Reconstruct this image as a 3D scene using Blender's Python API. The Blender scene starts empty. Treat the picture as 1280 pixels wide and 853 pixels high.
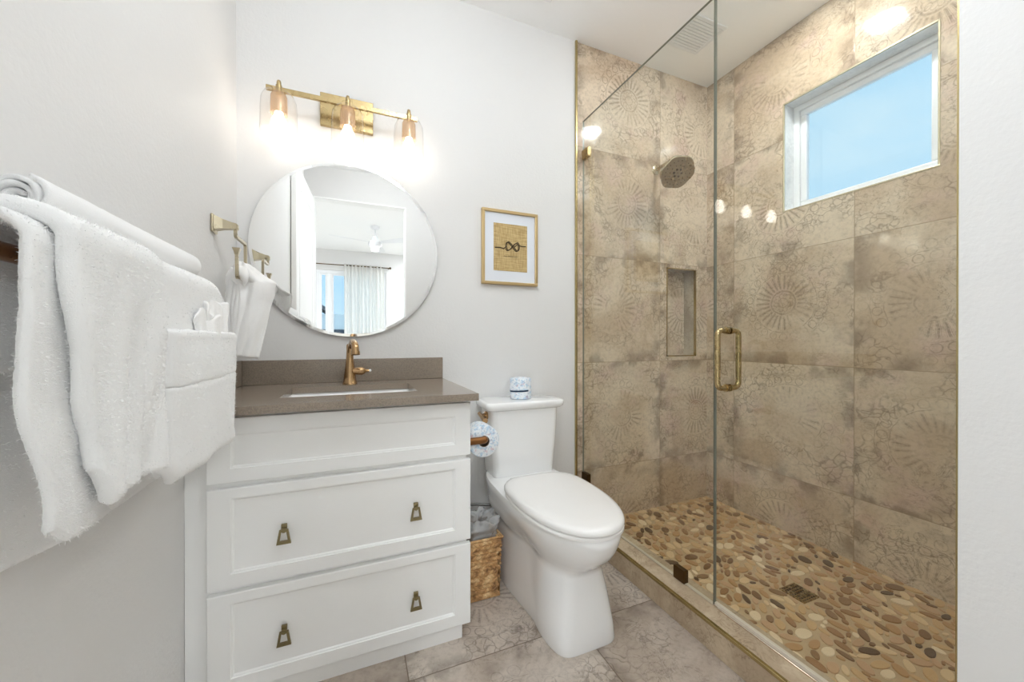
import bpy, bmesh, math, random
import numpy as np
from mathutils import Vector, Matrix, noise
random.seed(7)
PI = math.pi
sc = bpy.context.scene
C = sc.collection

# ------------------------------------------------------------------ camera, world, lamps, exposure
cam_d = bpy.data.cameras.new('camera'); cam = bpy.data.objects.new('camera', cam_d); C.objects.link(cam)
cam.location = (.435, -1.841, 1.059)
cam.rotation_euler = (math.radians(90 - .158), 0, math.radians(-22.615))
cam_d.sensor_width = 36; cam_d.lens = 475 / 1280 * 36; cam_d.clip_start = .01
sc.camera = cam
sc.view_settings.view_transform = 'Standard'; sc.view_settings.look = 'None'
sc.view_settings.gamma = 1; sc.view_settings.use_curve_mapping = False
sc.view_settings.exposure = 1.45
SKY = .41; BULB = 4.6; CAN_SHOWER = 72.0; FILL_BATH = 15.0; FILL_BED = 165.0  # the bath and bedroom strengths drive added fill lights
sc.cycles.max_bounces = 14; sc.cycles.transparent_max_bounces = 24; sc.cycles.glossy_bounces = 8
sc.cycles.diffuse_bounces = 8
sc.cycles.sample_clamp_indirect = 6.0

world = bpy.data.worlds.new('sky'); sc.world = world; world.use_nodes = True
nt = world.node_tree; nt.nodes.clear()
wo = nt.nodes.new('ShaderNodeOutputWorld'); bg = nt.nodes.new('ShaderNodeBackground')
tc = nt.nodes.new('ShaderNodeTexCoord'); mp = nt.nodes.new('ShaderNodeMapping')
mp.inputs['Scale'].default_value = (2.2, 2.2, 7)
nz = nt.nodes.new('ShaderNodeTexNoise'); nz.inputs['Scale'].default_value = 1.3; nz.inputs['Detail'].default_value = 5
rp = nt.nodes.new('ShaderNodeValToRGB')
rp.color_ramp.elements[0].position = .42; rp.color_ramp.elements[0].color = (.48, .77, 1., 1)
rp.color_ramp.elements[1].position = .8; rp.color_ramp.elements[1].color = (.68, .88, 1., 1)
nt.links.new(tc.outputs['Generated'], mp.inputs[0]); nt.links.new(mp.outputs[0], nz.inputs['Vector'])
nt.links.new(nz.outputs['Fac'], rp.inputs[0]); nt.links.new(rp.outputs[0], bg.inputs[0])
bg.inputs[1].default_value = SKY
nt.links.new(bg.outputs[0], wo.inputs[0])

# ------------------------------------------------------------------ node helpers
def s2l(c):
    return tuple((x / 12.92 if x <= .04045 else ((x + .055) / 1.055) ** 2.4) for x in [v / 255 for v in c]) + (1,)

class G:
    """tiny expression builder on one material's node tree"""
    def __init__(s, name):
        s.m = bpy.data.materials.new(name); s.m.use_nodes = True
        s.t = s.m.node_tree; s.t.nodes.clear()
        s.out = s.t.nodes.new('ShaderNodeOutputMaterial')
    def n(s, typ, **k):
        nd = s.t.nodes.new(typ)
        for a, b in k.items(): setattr(nd, a, b)
        return nd
    def link(s, a, b):
        if isinstance(a, V): a = a.s
        if isinstance(a, bpy.types.NodeSocket): s.t.links.new(a, b)
        else: b.default_value = a
    def math(s, op, *a, clamp=False):
        nd = s.n('ShaderNodeMath', operation=op, use_clamp=clamp)
        for i, x in enumerate(a): s.link(x, nd.inputs[i])
        return V(s, nd.outputs[0])
    def pos(s):
        return s.n('ShaderNodeNewGeometry').outputs['Position']
    def objc(s):
        return s.n('ShaderNodeTexCoord').outputs['Object']
    def sep(s, v):
        nd = s.n('ShaderNodeSeparateXYZ'); s.link(v, nd.inputs[0]); return [V(s, o) for o in nd.outputs]
    def comb(s, x, y, z=0.0):
        nd = s.n('ShaderNodeCombineXYZ')
        for i, a in enumerate((x, y, z)): s.link(a, nd.inputs[i])
        return nd.outputs[0]
    def noise(s, vec, scale, detail=2, rough=.5, dist=0., col=False):
        nd = s.n('ShaderNodeTexNoise'); s.link(vec, nd.inputs['Vector'])
        nd.inputs['Scale'].default_value = scale; nd.inputs['Detail'].default_value = detail
        nd.inputs['Roughness'].default_value = rough; nd.inputs['Distortion'].default_value = dist
        return nd.outputs['Color'] if col else V(s, nd.outputs['Fac'])
    def white(s, vec):
        nd = s.n('ShaderNodeTexWhiteNoise'); s.link(vec, nd.inputs['Vector']); return nd.outputs['Color']
    def voro(s, vec, scale, feat='DISTANCE_TO_EDGE', out='Distance', rnd=1.):
        nd = s.n('ShaderNodeTexVoronoi', feature=feat); s.link(vec, nd.inputs['Vector'])
        nd.inputs['Scale'].default_value = scale; nd.inputs['Randomness'].default_value = rnd
        o = nd.outputs[out]; return V(s, o) if out == 'Distance' else o
    def smooth(s, x, a, b):          # 0 at a, 1 at b
        nd = s.n('ShaderNodeMapRange', interpolation_type='SMOOTHSTEP')
        s.link(x, nd.inputs['Value'])
        if a < b:
            nd.inputs['From Min'].default_value = a; nd.inputs['From Max'].default_value = b
            nd.inputs['To Min'].default_value = 0; nd.inputs['To Max'].default_value = 1
        else:
            nd.inputs['From Min'].default_value = b; nd.inputs['From Max'].default_value = a
            nd.inputs['To Min'].default_value = 1; nd.inputs['To Max'].default_value = 0
        return V(s, nd.outputs[0])
    def mix(s, f, a, b, mode='MIX'):
        nd = s.n('ShaderNodeMix', data_type='RGBA', blend_type=mode)
        s.link(f, nd.inputs[0]); s.link(a, nd.inputs[6]); s.link(b, nd.inputs[7]); return nd.outputs[2]
    def ramp(s, f, stops):
        nd = s.n('ShaderNodeValToRGB'); s.link(f, nd.inputs[0]); e = nd.color_ramp.elements
        while len(e) < len(stops): e.new(.5)
        for i, (p, c) in enumerate(stops): e[i].position = p; e[i].color = c
        return nd.outputs[0]
    def bump(s, h, strength=.3, dist=.002):
        nd = s.n('ShaderNodeBump'); s.link(h, nd.inputs['Height'])
        nd.inputs['Strength'].default_value = strength; nd.inputs['Distance'].default_value = dist
        return nd.outputs[0]
    def pbr(s, col, rough=.5, metal=0., normal=None, **k):
        nd = s.n('ShaderNodeBsdfPrincipled')
        s.link(col, nd.inputs['Base Color']); s.link(rough, nd.inputs['Roughness']); nd.inputs['Metallic'].default_value = metal
        if normal is not None: s.link(normal, nd.inputs['Normal'])
        for a, b in k.items(): s.link(b, nd.inputs[a.replace('_', ' ')])
        s.t.links.new(nd.outputs[0], s.out.inputs[0]); return s.m

class V:
    def __init__(s, g, sock): s.g, s.s = g, sock
    def __add__(s, o): return s.g.math('ADD', s, o)
    __radd__ = __add__
    def __sub__(s, o): return s.g.math('SUBTRACT', s, o)
    def __rsub__(s, o): return s.g.math('SUBTRACT', o, s)
    def __mul__(s, o): return s.g.math('MULTIPLY', s, o)
    __rmul__ = __mul__
    def __truediv__(s, o): return s.g.math('DIVIDE', s, o)
    def floor(s): return s.g.math('FLOOR', s)
    def fract(s): return s.g.math('FRACT', s)
    def abs(s): return s.g.math('ABSOLUTE', s)
    def sin(s): return s.g.math('SINE', s)
    def sqrt(s): return s.g.math('SQRT', s)
    def sq(s): return s * s
    def max(s, o): return s.g.math('MAXIMUM', s, o)
    def min(s, o): return s.g.math('MINIMUM', s, o)

# ------------------------------------------------------------------ materials
def simple(name, rgb, rough=.5, metal=0., bump=0., bscale=200, **k):
    g = G(name); nrm = None
    p = g.objc()
    var = g.noise(p, 6, 3)
    c0 = s2l(rgb); c1 = tuple(x * .965 for x in c0[:3]) + (1,)
    col = g.mix(var, c0, c1)
    if bump: nrm = g.bump(g.noise(p, bscale, 3), bump, .001)
    return g.pbr(col, rough, metal, nrm, **k)

def paint(name, rgb, rough=.45, b=.25):
    g = G(name); p = g.objc()
    h = g.noise(p, 90, 3, .55) + g.noise(p, 26, 2) * .6
    return g.pbr(s2l(rgb), rough, 0, g.bump(h, b, .0022))

def brass(name, rgb, rough=.28):
    g = G(name); p = g.objc()
    n = g.noise(p, 40, 2)
    r = g.math('MULTIPLY_ADD', n, .06, rough - .02)
    return g.pbr(g.mix(g.noise(p, 12, 2), s2l(rgb), tuple(x * .92 for x in s2l(rgb)[:3]) + (1,)), r, 1.0)

T = .6135
def tile(name, axes, u0, v0, light, dark, pink, ink, grout, rough=.2, inkf=.56, size=T, bsc=1.):
    g = G(name)
    P = g.pos(); xyz = dict(zip('xyz', g.sep(P)))
    u, v = xyz[axes[0]] - u0, xyz[axes[1]] - v0
    iu, iv = (u / size).floor(), (v / size).floor()
    fu, fv = u - iu * size - size / 2, v - iv * size - size / 2
    w = g.white(g.comb(iu, iv, 3.7)); r1, r2, r3 = g.sep(w)
    w2 = g.white(g.comb(iv, iu, 9.1)); q1, q2, q3 = g.sep(w2)
    tv = g.comb(u + q1 * 7.0, v + q2 * 7.0, q3 * 5.0)           # per-tile shifted noise coordinates
    wob = g.noise(tv, 30, 4) - .5
    cu, cv = fu - (r1 - .5) * .11 - .012, fv - (r2 - .5) * .09
    r = (cu.sq() + cv.sq()).sqrt() / 1.12 + wob * .011
    th = g.math('ARCTAN2', cv, cu) / (2 * PI) + 1.5 + wob * .010
    def seg(N):
        a = (th * N).fract() - .5
        return a * r * (2 * PI / N)
    def line(d, w): return g.smooth(d.abs(), w * 1.7, w * .55)
    # spokes: dark wedge strokes widening outwards, with a fine outline
    sp = seg(27)
    ann = g.smooth(r, .062, .070) * g.smooth(r, .140, .128)
    spoke = g.smooth(sp.abs() - r * .022, .0022, .0003) * ann
    rib = line(sp.abs() - r * .062, .0009) * ann * .55
    rings = line(r - .056, .0035) * .8 + line(r - .147, .0016) * .8 + line(r - .192, .0012) * .75
    c1 = seg(22); d1 = (c1.sq() + (r - .1695).sq()).sqrt()
    circ = line(d1 - .0165, .0018) * .8
    c2 = seg(25); d2 = (c2.sq() + (r - .214).sq()).sqrt()
    circ2 = line(d2 - .0175, .0016) * .45
    c3 = seg(12); pet = line((c3.sq() * 1.6 + (r - .034).sq()).sqrt() - .012, .0018) * .6
    med = (spoke + rib + rings + circ + circ2 + pet).min(1.0)
    sel = g.smooth(g.noise(tv, 4.2, 4, .65), .39, .60)           # parts of the print are worn away
    grain = g.smooth(g.noise(tv, 120, 3, .7), .30, .60)
    # scrollwork and scratches
    nd = g.n('ShaderNodeTexNoise'); g.link(tv, nd.inputs['Vector']); nd.inputs['Scale'].default_value = 9
    vm = g.n('ShaderNodeVectorMath', operation='MULTIPLY_ADD')
    g.link(nd.outputs['Color'], vm.inputs[0]); vm.inputs[1].default_value = (.16, .16, .16); g.link(tv, vm.inputs[2])
    vd = g.voro(vm.outputs[0], 22)
    scr = g.smooth(vd, .085, .02) * g.smooth(g.noise(tv, 5.2, 2), .47, .60) * g.smooth(r, .13, .18)
    vd2 = g.smooth(g.math('ABSOLUTE', g.noise(tv, 13, 4, .65, 1.2) - .5), .022, .004) * g.smooth(g.noise(tv, 4.1, 2), .45, .62)
    lines = (med * sel + scr * .85 + vd2 * .8).min(1.0) * (grain * .5 + .5)
    # clouds of tone
    n1 = g.noise(tv, 3.0 * bsc, 5, .62, .6)
    n2 = g.noise(tv, 5.0 * bsc, 4, .6)
    col = g.mix(g.smooth(n1 + (r3 - .5) * .16, .36, .66), light, dark)
    col = g.mix(g.smooth(n2, .50, .72) * .75, col, pink)
    fine = g.noise(tv, 60, 4, .7)
    col = g.mix(g.smooth(fine, .42, .72) * .22, col, ink)
    edge = g.smooth(g.math('MAXIMUM', fu.abs(), fv.abs()), .20, .31) * g.smooth(g.noise(tv, 8, 3), .45, .62) * .5
    col = g.mix(edge, col, ink)
    col = g.mix(lines * inkf, col, ink)
    e = g.math('MAXIMUM', fu.abs(), fv.abs())
    gm = g.smooth(e, size / 2 - .0022, size / 2 - .0012)
    col = g.mix(gm * .8, col, grout)
    h = (1.0 - gm) * .6 + (1.0 - lines) * .10 + g.noise(tv, 14, 2) * .10
    rg = g.math('MULTIPLY_ADD', g.noise(tv, 9, 3), .10, rough - .05) + gm * .4
    return g.pbr(col, rg, 0, g.bump(h, .35, .0012))

def stone(name, light, dark, ink, rough=.25):
    g = G(name); p = g.pos()
    n1 = g.noise(p, 3.5, 5, .62, .5); v = g.noise(p, 13, 4, .65, 1.4)
    col = g.mix(g.smooth(n1, .38, .64), light, dark)
    ln = g.smooth(g.math('ABSOLUTE', v - .5), .03, .004) * g.smooth(g.noise(p, 4, 2), .42, .6)
    col = g.mix(ln * .45, col, ink)
    col = g.mix(g.smooth(g.noise(p, 70, 4, .7), .45, .75) * .25, col, ink)
    return g.pbr(col, rough, 0, g.bump(g.noise(p, 30, 3), .1, .001))

def terry(name, rgb, scale=700):
    g = G(name); p = g.objc()
    v = g.voro(p, scale, 'F1'); n = g.noise(p, 320, 3, .6)
    h = (1.0 - v) * .5 + n * .5
    return g.pbr(s2l(rgb), .95, 0, g.bump(h, .45, .0012), Sheen_Weight=.25, Sheen_Roughness=.5)

def glass(name, tint=(1, 1, 1, 1), ior=1.5, rough=0., boost=1.):
    g = G(name)
    tr = g.n('ShaderNodeBsdfTransparent'); tr.inputs[0].default_value = tint
    gl = g.n('ShaderNodeBsdfGlossy'); gl.inputs['Roughness'].default_value = rough
    lw = g.n('ShaderNodeLayerWeight'); lw.inputs[0].default_value = .5
    f0 = ((ior - 1) / (ior + 1)) ** 2 * boost
    f = g.math('MULTIPLY_ADD', g.math('POWER', V(g, lw.outputs['Facing']), 5.0), 1 - f0, f0)
    mx = g.n('ShaderNodeMixShader'); g.link(f, mx.inputs[0])
    g.t.links.new(tr.outputs[0], mx.inputs[1]); g.t.links.new(gl.outputs[0], mx.inputs[2])
    g.t.links.new(mx.outputs[0], g.out.inputs[0]); return g.m

def emit(name, rgb, strength):
    g = G(name); e = g.n('ShaderNodeEmission'); e.inputs[0].default_value = rgb; e.inputs[1].default_value = strength
    g.t.links.new(e.outputs[0], g.out.inputs[0]); return g.m

WALL = paint('wall_paint', (226, 225, 224), .55, .4)
CEIL = paint('ceiling_paint', (252, 252, 252), .6, .12)
LACQ = simple('cabinet_lacquer', (250, 250, 249), .32)
LACQ_IN = simple('cabinet_gap', (150, 150, 148), .6)
PORC = simple('porcelain', (247, 247, 247), .08, Coat_Weight=.5, Coat_Roughness=.03)
SEATP = simple('seat_plastic', (243, 241, 239), .18)
BRASS = brass('brushed_brass', (188, 166, 122), .26)
CHAMP = brass('champagne_bronze', (196, 184, 158), .27)
BRONZE = brass('aged_bronze', (150, 105, 66), .28)
FAUC = brass('faucet_bronze', (186, 152, 112), .2)
DARKB = brass('dark_bronze_clip', (96, 76, 50), .35)
PULLM = brass('antique_pull_metal', (150, 138, 105), .32)
GOLDT = brass('gold_trim', (190, 172, 124), .25)
ALU = simple('polished_rail', (225, 215, 205), .12, 1.0)
TW = terry('white_terry', (238, 238, 238))
TW2 = terry('white_washcloth_cotton', (244, 243, 242), 380)
VINYL = simple('white_vinyl', (240, 241, 243), .3)
GROUTP = s2l((176, 152, 120))
wl, wd, wp, wi = s2l((226, 210, 187)), s2l((201, 179, 153)), s2l((212, 185, 170)), s2l((100, 80, 64))
TILE_XZ = tile('printed_wall_tile_back', 'xz', 1.592, .3155, wl, wd, wp, wi, s2l((150, 128, 100)), .085)
TILE_YZ = tile('printed_wall_tile_side', 'yz', -.1955, .3155, wl, wd, wp, wi, s2l((150, 128, 100)), .085)
TILE_XY = tile('printed_floor_tile', 'xy', .592, -.634, s2l((206, 195, 183)), s2l((176, 162, 149)), s2l((190, 176, 166)), s2l((88, 74, 62)), s2l((104, 88, 72)), .3, .58, .61)
STONE = stone('plain_stone', s2l((206, 188, 162)), s2l((178, 158, 134)), s2l((112, 90, 70)))
STONEG = stone('grey_stone', s2l((196, 184, 166)), s2l((168, 154, 136)), s2l((105, 90, 74)))
MARBLE = stone('pale_window_marble', s2l((244, 245, 246)), s2l((226, 228, 230)), s2l((140, 145, 150)))
GLASS = glass('clear_shower_glass', (.965, .975, .955, 1), 1.52)
GEDGE = simple('green_glass_edge', (128, 130, 118), .2)
PANE = glass('window_glass', (.98, .99, 1, 1), 1.35)
SHADE = glass('seeded_shade_glass', (.985, .975, .96, 1), 1.36, .05)

# ------------------------------------------------------------------ mesh helpers
def tag(o, label=None, cat=None, group=None, kind=None):
    if label: o['label'] = label
    if cat: o['category'] = cat
    if group: o['group'] = group
    if kind: o['kind'] = kind
    return o

def thing(name, label, cat, loc=(0, 0, 0), group=None):
    o = bpy.data.objects.new(name, None); C.objects.link(o); o.location = loc; o.empty_display_size = .05
    return tag(o, label, cat, group)

def obj(name, bm, mat, parent=None, smooth=None, label=None, recalc=True):
    """bm holds world coordinates; stored relative to the parent chain"""
    off = Vector((0, 0, 0)); p = parent
    while p is not None: off += p.location; p = p.parent
    if recalc: bmesh.ops.recalc_face_normals(bm, faces=bm.faces)
    bmesh.ops.translate(bm, verts=bm.verts, vec=-off)
    me = bpy.data.meshes.new(name); bm.to_mesh(me); bm.free()
    if smooth is not None:
        me.shade_smooth()
        if smooth < 180:
            try: me.set_sharp_from_angle(angle=math.radians(smooth))
            except Exception: pass
    o = bpy.data.objects.new(name, me); C.objects.link(o)
    for m in (mat if isinstance(mat, (list, tuple)) else [mat]): me.materials.append(m)
    if parent: o.parent = parent
    if label: o['label'] = label
    return o

def struct(name, bm, mat, smooth=None, recalc=True):
    o = obj(name, bm, mat, None, smooth, recalc=recalc); o['kind'] = 'structure'; return o

def B(): return bmesh.new()

def box(bm, x0, x1, y0, y1, z0, z1, bev=0., seg=2, mi=0):
    g = bmesh.ops.create_cube(bm, size=1.)
    vs = g['verts']
    bmesh.ops.scale(bm, vec=(x1 - x0, y1 - y0, z1 - z0), verts=vs)
    bmesh.ops.translate(bm, vec=((x0 + x1) / 2, (y0 + y1) / 2, (z0 + z1) / 2), verts=vs)
    fs = set(f for v in vs for f in v.link_faces)
    for f in fs: f.material_index = mi
    if bev > 0:
        es = list(set(e for v in vs for e in v.link_edges))
        bmesh.ops.bevel(bm, geom=es, offset=bev, segments=seg, profile=.5, affect='EDGES')
    return vs

def frame_axes(d):
    d = d.normalized(); u = Vector((0, 0, 1)) if abs(d.z) < .9 else Vector((1, 0, 0))
    a = d.cross(u).normalized(); return a, d.cross(a).normalized()

def rings(bm, rows, close=True, caps=True, mi=0):
    """rows: list of lists of points; skins them"""
    V_ = [[bm.verts.new(p) for p in r] for r in rows]
    n = len(V_[0])
    for i in range(len(V_) - 1):
        for j in range(n if close else n - 1):
            k = (j + 1) % n
            f = bm.faces.new((V_[i][j], V_[i][k], V_[i + 1][k], V_[i + 1][j])); f.material_index = mi
    if caps:
        for r in (V_[0], V_[-1]):
            try: f = bm.faces.new(r); f.material_index = mi
            except Exception: pass
    return V_

def cyl(bm, a, b, r0, r1=None, n=24, caps=True, mi=0):
    a, b = Vector(a), Vector(b); r1 = r0 if r1 is None else r1
    u, w = frame_axes(b - a)
    return rings(bm, [[p + (u * math.cos(t) + w * math.sin(t)) * r for t in [2 * PI * k / n for k in range(n)]] for p, r in ((a, r0), (b, r1))], caps=caps, mi=mi)

def lathe(bm, prof, cx, cy, cz=0, n=32, caps=False, axis='z'):
    rows = []
    for r, h in prof:
        row = []
        for k in range(n):
            t = 2 * PI * k / n
            if axis == 'z': row.append((cx + r * math.cos(t), cy + r * math.sin(t), cz + h))
            elif axis == 'y': row.append((cx + r * math.cos(t), cy + h, cz + r * math.sin(t)))
            else: row.append((cx + h, cy + r * math.cos(t), cz + r * math.sin(t)))
        rows.append(row)
    return rings(bm, rows, caps=caps)

def tube(bm, pts, r, n=12, caps=True, mi=0, sect=None):
    """sweep along pts; r number or list; sect = (aspect) optional square section"""
    pts = [Vector(p) for p in pts]; rows = []
    d = (pts[1] - pts[0]).normalized(); u, w = frame_axes(d)
    for i, p in enumerate(pts):
        if i == 0: t = pts[1] - pts[0]
        elif i == len(pts) - 1: t = pts[-1] - pts[-2]
        else: t = (pts[i + 1] - pts[i]).normalized() + (pts[i] - pts[i - 1]).normalized()
        t.normalize()
        u = (u - t * u.dot(t)).normalized(); w = t.cross(u)
        rr = r[i] if isinstance(r, (list, tuple)) else r
        rows.append([p + (u * math.cos(2 * PI * k / n + (PI / n if sect else 0)) + w * math.sin(2 * PI * k / n + (PI / n if sect else 0))) * rr for k in range(n)])
    return rings(bm, rows, caps=caps, mi=mi)

def arc_pts(pts, rad, seg=6):
    """polyline with rounded corners"""
    pts = [Vector(p) for p in pts]; out = [pts[0]]
    for i in range(1, len(pts) - 1):
        a, b, c = pts[i - 1], pts[i], pts[i + 1]
        d0, d1 = (a - b).normalized(), (c - b).normalized()
        ang = d0.angle(d1)
        L = min(rad / math.tan(ang / 2), (a - b).length * .49, (c - b).length * .49)
        p0, p1 = b + d0 * L, b + d1 * L
        for k in range(seg + 1):
            t = k / seg; out.append(p0 * (1 - t) ** 2 + b * 2 * t * (1 - t) + p1 * t * t)
    out.append(pts[-1]); return out

def grid(bm, f, nu, nv, mi=0):
    vs = [[bm.verts.new(f(i / nu, j / nv)) for j in range(nv + 1)] for i in range(nu + 1)]
    for i in range(nu):
        for j in range(nv):
            bm.faces.new((vs[i][j], vs[i + 1][j], vs[i + 1][j + 1], vs[i][j + 1])).material_index = mi
    return vs

def slab_hole(bm, axis, lo, hi, d0, d1, hole, mi=0, mi_rev=0):
    """slab spanning lo..hi in its own plane (u,v), between depths d0 and d1 with a rectangular hole"""
    def P(u, v, d): return (d, u, v) if axis == 'x' else ((u, d, v) if axis == 'y' else (u, v, d))
    us = [lo[0], hole[0], hole[1], hi[0]]; vs = [lo[1], hole[2], hole[3], hi[1]]
    def q(*p, m=0): bm.faces.new([bm.verts.new(x) for x in p]).material_index = m
    for i in range(3):
        for j in range(3):
            if i == 1 and j == 1: continue
            for d in (d0, d1):
                q(P(us[i], vs[j], d), P(us[i + 1], vs[j], d), P(us[i + 1], vs[j + 1], d), P(us[i], vs[j + 1], d), m=mi)
    for (a, b, m) in (((us[0], vs[0]), (us[3], vs[0]), mi), ((us[3], vs[0]), (us[3], vs[3]), mi), ((us[3], vs[3]), (us[0], vs[3]), mi), ((us[0], vs[3]), (us[0], vs[0]), mi),
                      ((us[1], vs[1]), (us[2], vs[1]), mi_rev), ((us[2], vs[1]), (us[2], vs[2]), mi_rev), ((us[2], vs[2]), (us[1], vs[2]), mi_rev), ((us[1], vs[2]), (us[1], vs[1]), mi_rev)):
        q(P(*a, d0), P(*b, d0), P(*b, d1), P(*a, d1), m=m)
    bmesh.ops.remove_doubles(bm, verts=bm.verts, dist=1e-5)

# ------------------------------------------------------------------ room shell
H = 2.74; XR = 2.61; XS = 1.593; YP = -1.467; YD = -2.285; XP = 1.6
bm = B(); box(bm, -.12, XP, YD - .12, 0.0, -.1, 0); struct('floor', bm, TILE_XY)
bm = B(); box(bm, -.12, XR + .14, YD - .12, .12, H, H + .1); struct('ceiling', bm, CEIL)
bm = B(); box(bm, -.12, 0, YD - .12, .12, 0, H); struct('wall_left', bm, WALL)
bm = B(); box(bm, 0, XS, 0, .12, -.1, H); struct('wall_back', bm, WALL)
# tiled shower wall with the niche
NX0, NX1, NZ0, NZ1, ND = 2.262, 2.508, .958, 1.515, .095
bm = B(); slab_hole(bm, 'y', (XS, -.1), (XR + .14, H), 0, .12, (NX0, NX1, NZ0, NZ1), 0, 1); struct('wall_shower_back', bm, [TILE_XZ, STONEG])
bm = B(); box(bm, NX0 - .01, NX1 + .01, ND, ND + .02, NZ0 - .01, NZ1 + .01); struct('trim_1', bm, TILE_XZ)['label'] = 'tiled back of the shower niche'
bm = B()
for (a, b) in (((NX0, NZ0), (NX1, NZ0)), ((NX0, NZ1), (NX1, NZ1)), ((NX0, NZ0), (NX0, NZ1)), ((NX1, NZ0), (NX1, NZ1))):
    box(bm, min(a[0], b[0]) - .003, max(a[0], b[0]) + .003, -.003, .012, min(a[1], b[1]) - .003, max(a[1], b[1]) + .003)
struct('trim_2', bm, GOLDT)
# right shower wall with the window
WY0, WY1, WZ0, WZ1 = -1.088, -.489, 1.762, 2.348
bm = B(); slab_hole(bm, 'x', (-1.62, -.1), (0, H), XR, XR + .14, (WY0, WY1, WZ0, WZ1), 0, 1); struct('wall_right', bm, [TILE_YZ, MARBLE])
# partition beside the shower door
bm = B(); box(bm, XP, XR + .14, YD - .12, YP, 0, H); struct('wall_partition', bm, WALL)
bm = B(); box(bm, XP + .0, XP + .006, YP - .0005, YP + .003, .1, H); struct('trim_3', bm, GOLDT)
# gold edge strip where the shower tile starts
bm = B(); box(bm, XS - .009, XS + .003, -.012, 0, 0, H, .002); struct('trim_4', bm, GOLDT)
# window frame, sash and pane
bm = B()
XF = XR + .085
def ring_frame(bm, axis, d0, d1, u0, u1, v0, v1, w, bev=.003):
    for (a, b, c, d) in ((u0, u1, v0, v0 + w), (u0, u1, v1 - w, v1), (u0, u0 + w, v0 + w, v1 - w), (u1 - w, u1, v0 + w, v1 - w)):
        if axis == 'x': box(bm, d0, d1, a, b, c, d, bev)
        elif axis == 'y': box(bm, a, b, d0, d1, c, d, bev)
        else: box(bm, a, b, c, d, d0, d1, bev)
ring_frame(bm, 'x', XF, XF + .05, WY0, WY1, WZ0, WZ1, .028)
wf = struct('window_1', bm, VINYL)
bm = B(); ring_frame(bm, 'x', XF + .012, XF + .042, WY0 + .028, WY1 - .028, WZ0 + .028, WZ1 - .028, .03, .006)
obj('window_frame', bm, VINYL, wf)
bm = B(); box(bm, XF + .022, XF + .026, WY0 + .05, WY1 - .05, WZ0 + .05, WZ1 - .05); obj('pane', bm, PANE, wf)
bm = B(); ring_frame(bm, 'x', XR - .002, XR + .008, WY0 - .004, WY1 + .004, WZ0 - .004, WZ1 + .004, .007, .001)
struct('trim_5', bm, simple('pale_gold_edge', (225, 212, 180), .25, .6))

# ---------------- shower floor: flat sliced pebbles in grout
FZ = .018
PEB = [simple('pebble_%d' % i, c, .32) for i, c in enumerate([(220, 192, 150), (204, 168, 122), (182, 142, 96), (154, 114, 74), (126, 92, 60), (98, 72, 48), (232, 212, 178), (196, 160, 124), (142, 108, 72)])]
weights = [5, 6, 5, 4, 3, 1.6, 2.2, 5, 2.4]
PG = simple('pebble_grout', (194, 169, 134), .55, bump=.4, bscale=300)
bm = B(); box(bm, 1.68, XR, YP, 0, -.05, FZ - .003)
rng = np.random.default_rng(5)
X0, X1, Y0, Y1 = 1.69, XR - .002, YP + .002, -.002
cell = {}; ell = []
tt = np.linspace(0, 2 * PI, 14, endpoint=False); cs = np.stack([np.cos(tt), np.sin(tt)], 1)
def inside(p, e, gap):
    x, y, a, b, t = e; c, s = math.cos(t), math.sin(t)
    dx, dy = p[:, 0] - x, p[:, 1] - y
    return (((dx * c + dy * s) / (a + gap)) ** 2 + ((-dx * s + dy * c) / (b + gap)) ** 2 < 1).any()
def outline(e):
    x, y, a, b, t = e; c, s = math.cos(t), math.sin(t)
    q = cs * (a, b); return np.stack([x + q[:, 0] * c - q[:, 1] * s, y + q[:, 0] * s + q[:, 1] * c], 1)
DR = (2.075, 2.175, -.905, -.805)
def ok(e, gap, skip=-1):
    o = outline(e)
    if o[:, 0].min() < X0 or o[:, 0].max() > X1 or o[:, 1].min() < Y0 or o[:, 1].max() > Y1: return False
    if o[:, 0].max() > DR[0] and o[:, 0].min() < DR[1] and o[:, 1].max() > DR[2] and o[:, 1].min() < DR[3]: return False
    k0, k1 = int(e[0] / .06), int(e[1] / .06)
    for i in (-1, 0, 1):
        for j in (-1, 0, 1):
            for n_ in cell.get((k0 + i, k1 + j), ()):
                if n_ == skip: continue
                f = ell[n_]
                if inside(o, f, gap) or inside(outline(f), e, gap): return False
    return True
for size, tries in ((.029, 2500), (.025, 5000), (.021, 6000), (.016, 6000), (.011, 4500)):
    for _ in range(tries):
        a = size * rng.uniform(.9, 1.1); b = a * rng.uniform(.38, .66)
        e = [rng.uniform(X0, X1), rng.uniform(Y0, Y1), a, b, rng.normal(.9, .75)]
        if ok(e, .0022):
            cell.setdefault((int(e[0] / .06), int(e[1] / .06)), []).append(len(ell)); ell.append(e)
for n_, e in enumerate(ell):           # grow into the gaps
    for _ in range(4):
        g_ = [e[0], e[1], e[2] * 1.05, e[3] * 1.09, e[4]]
        if g_[2] < .034 and ok(g_, .0022, n_): e[:] = g_
        else: break
tw_ = np.array(weights) / sum(weights)
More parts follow.
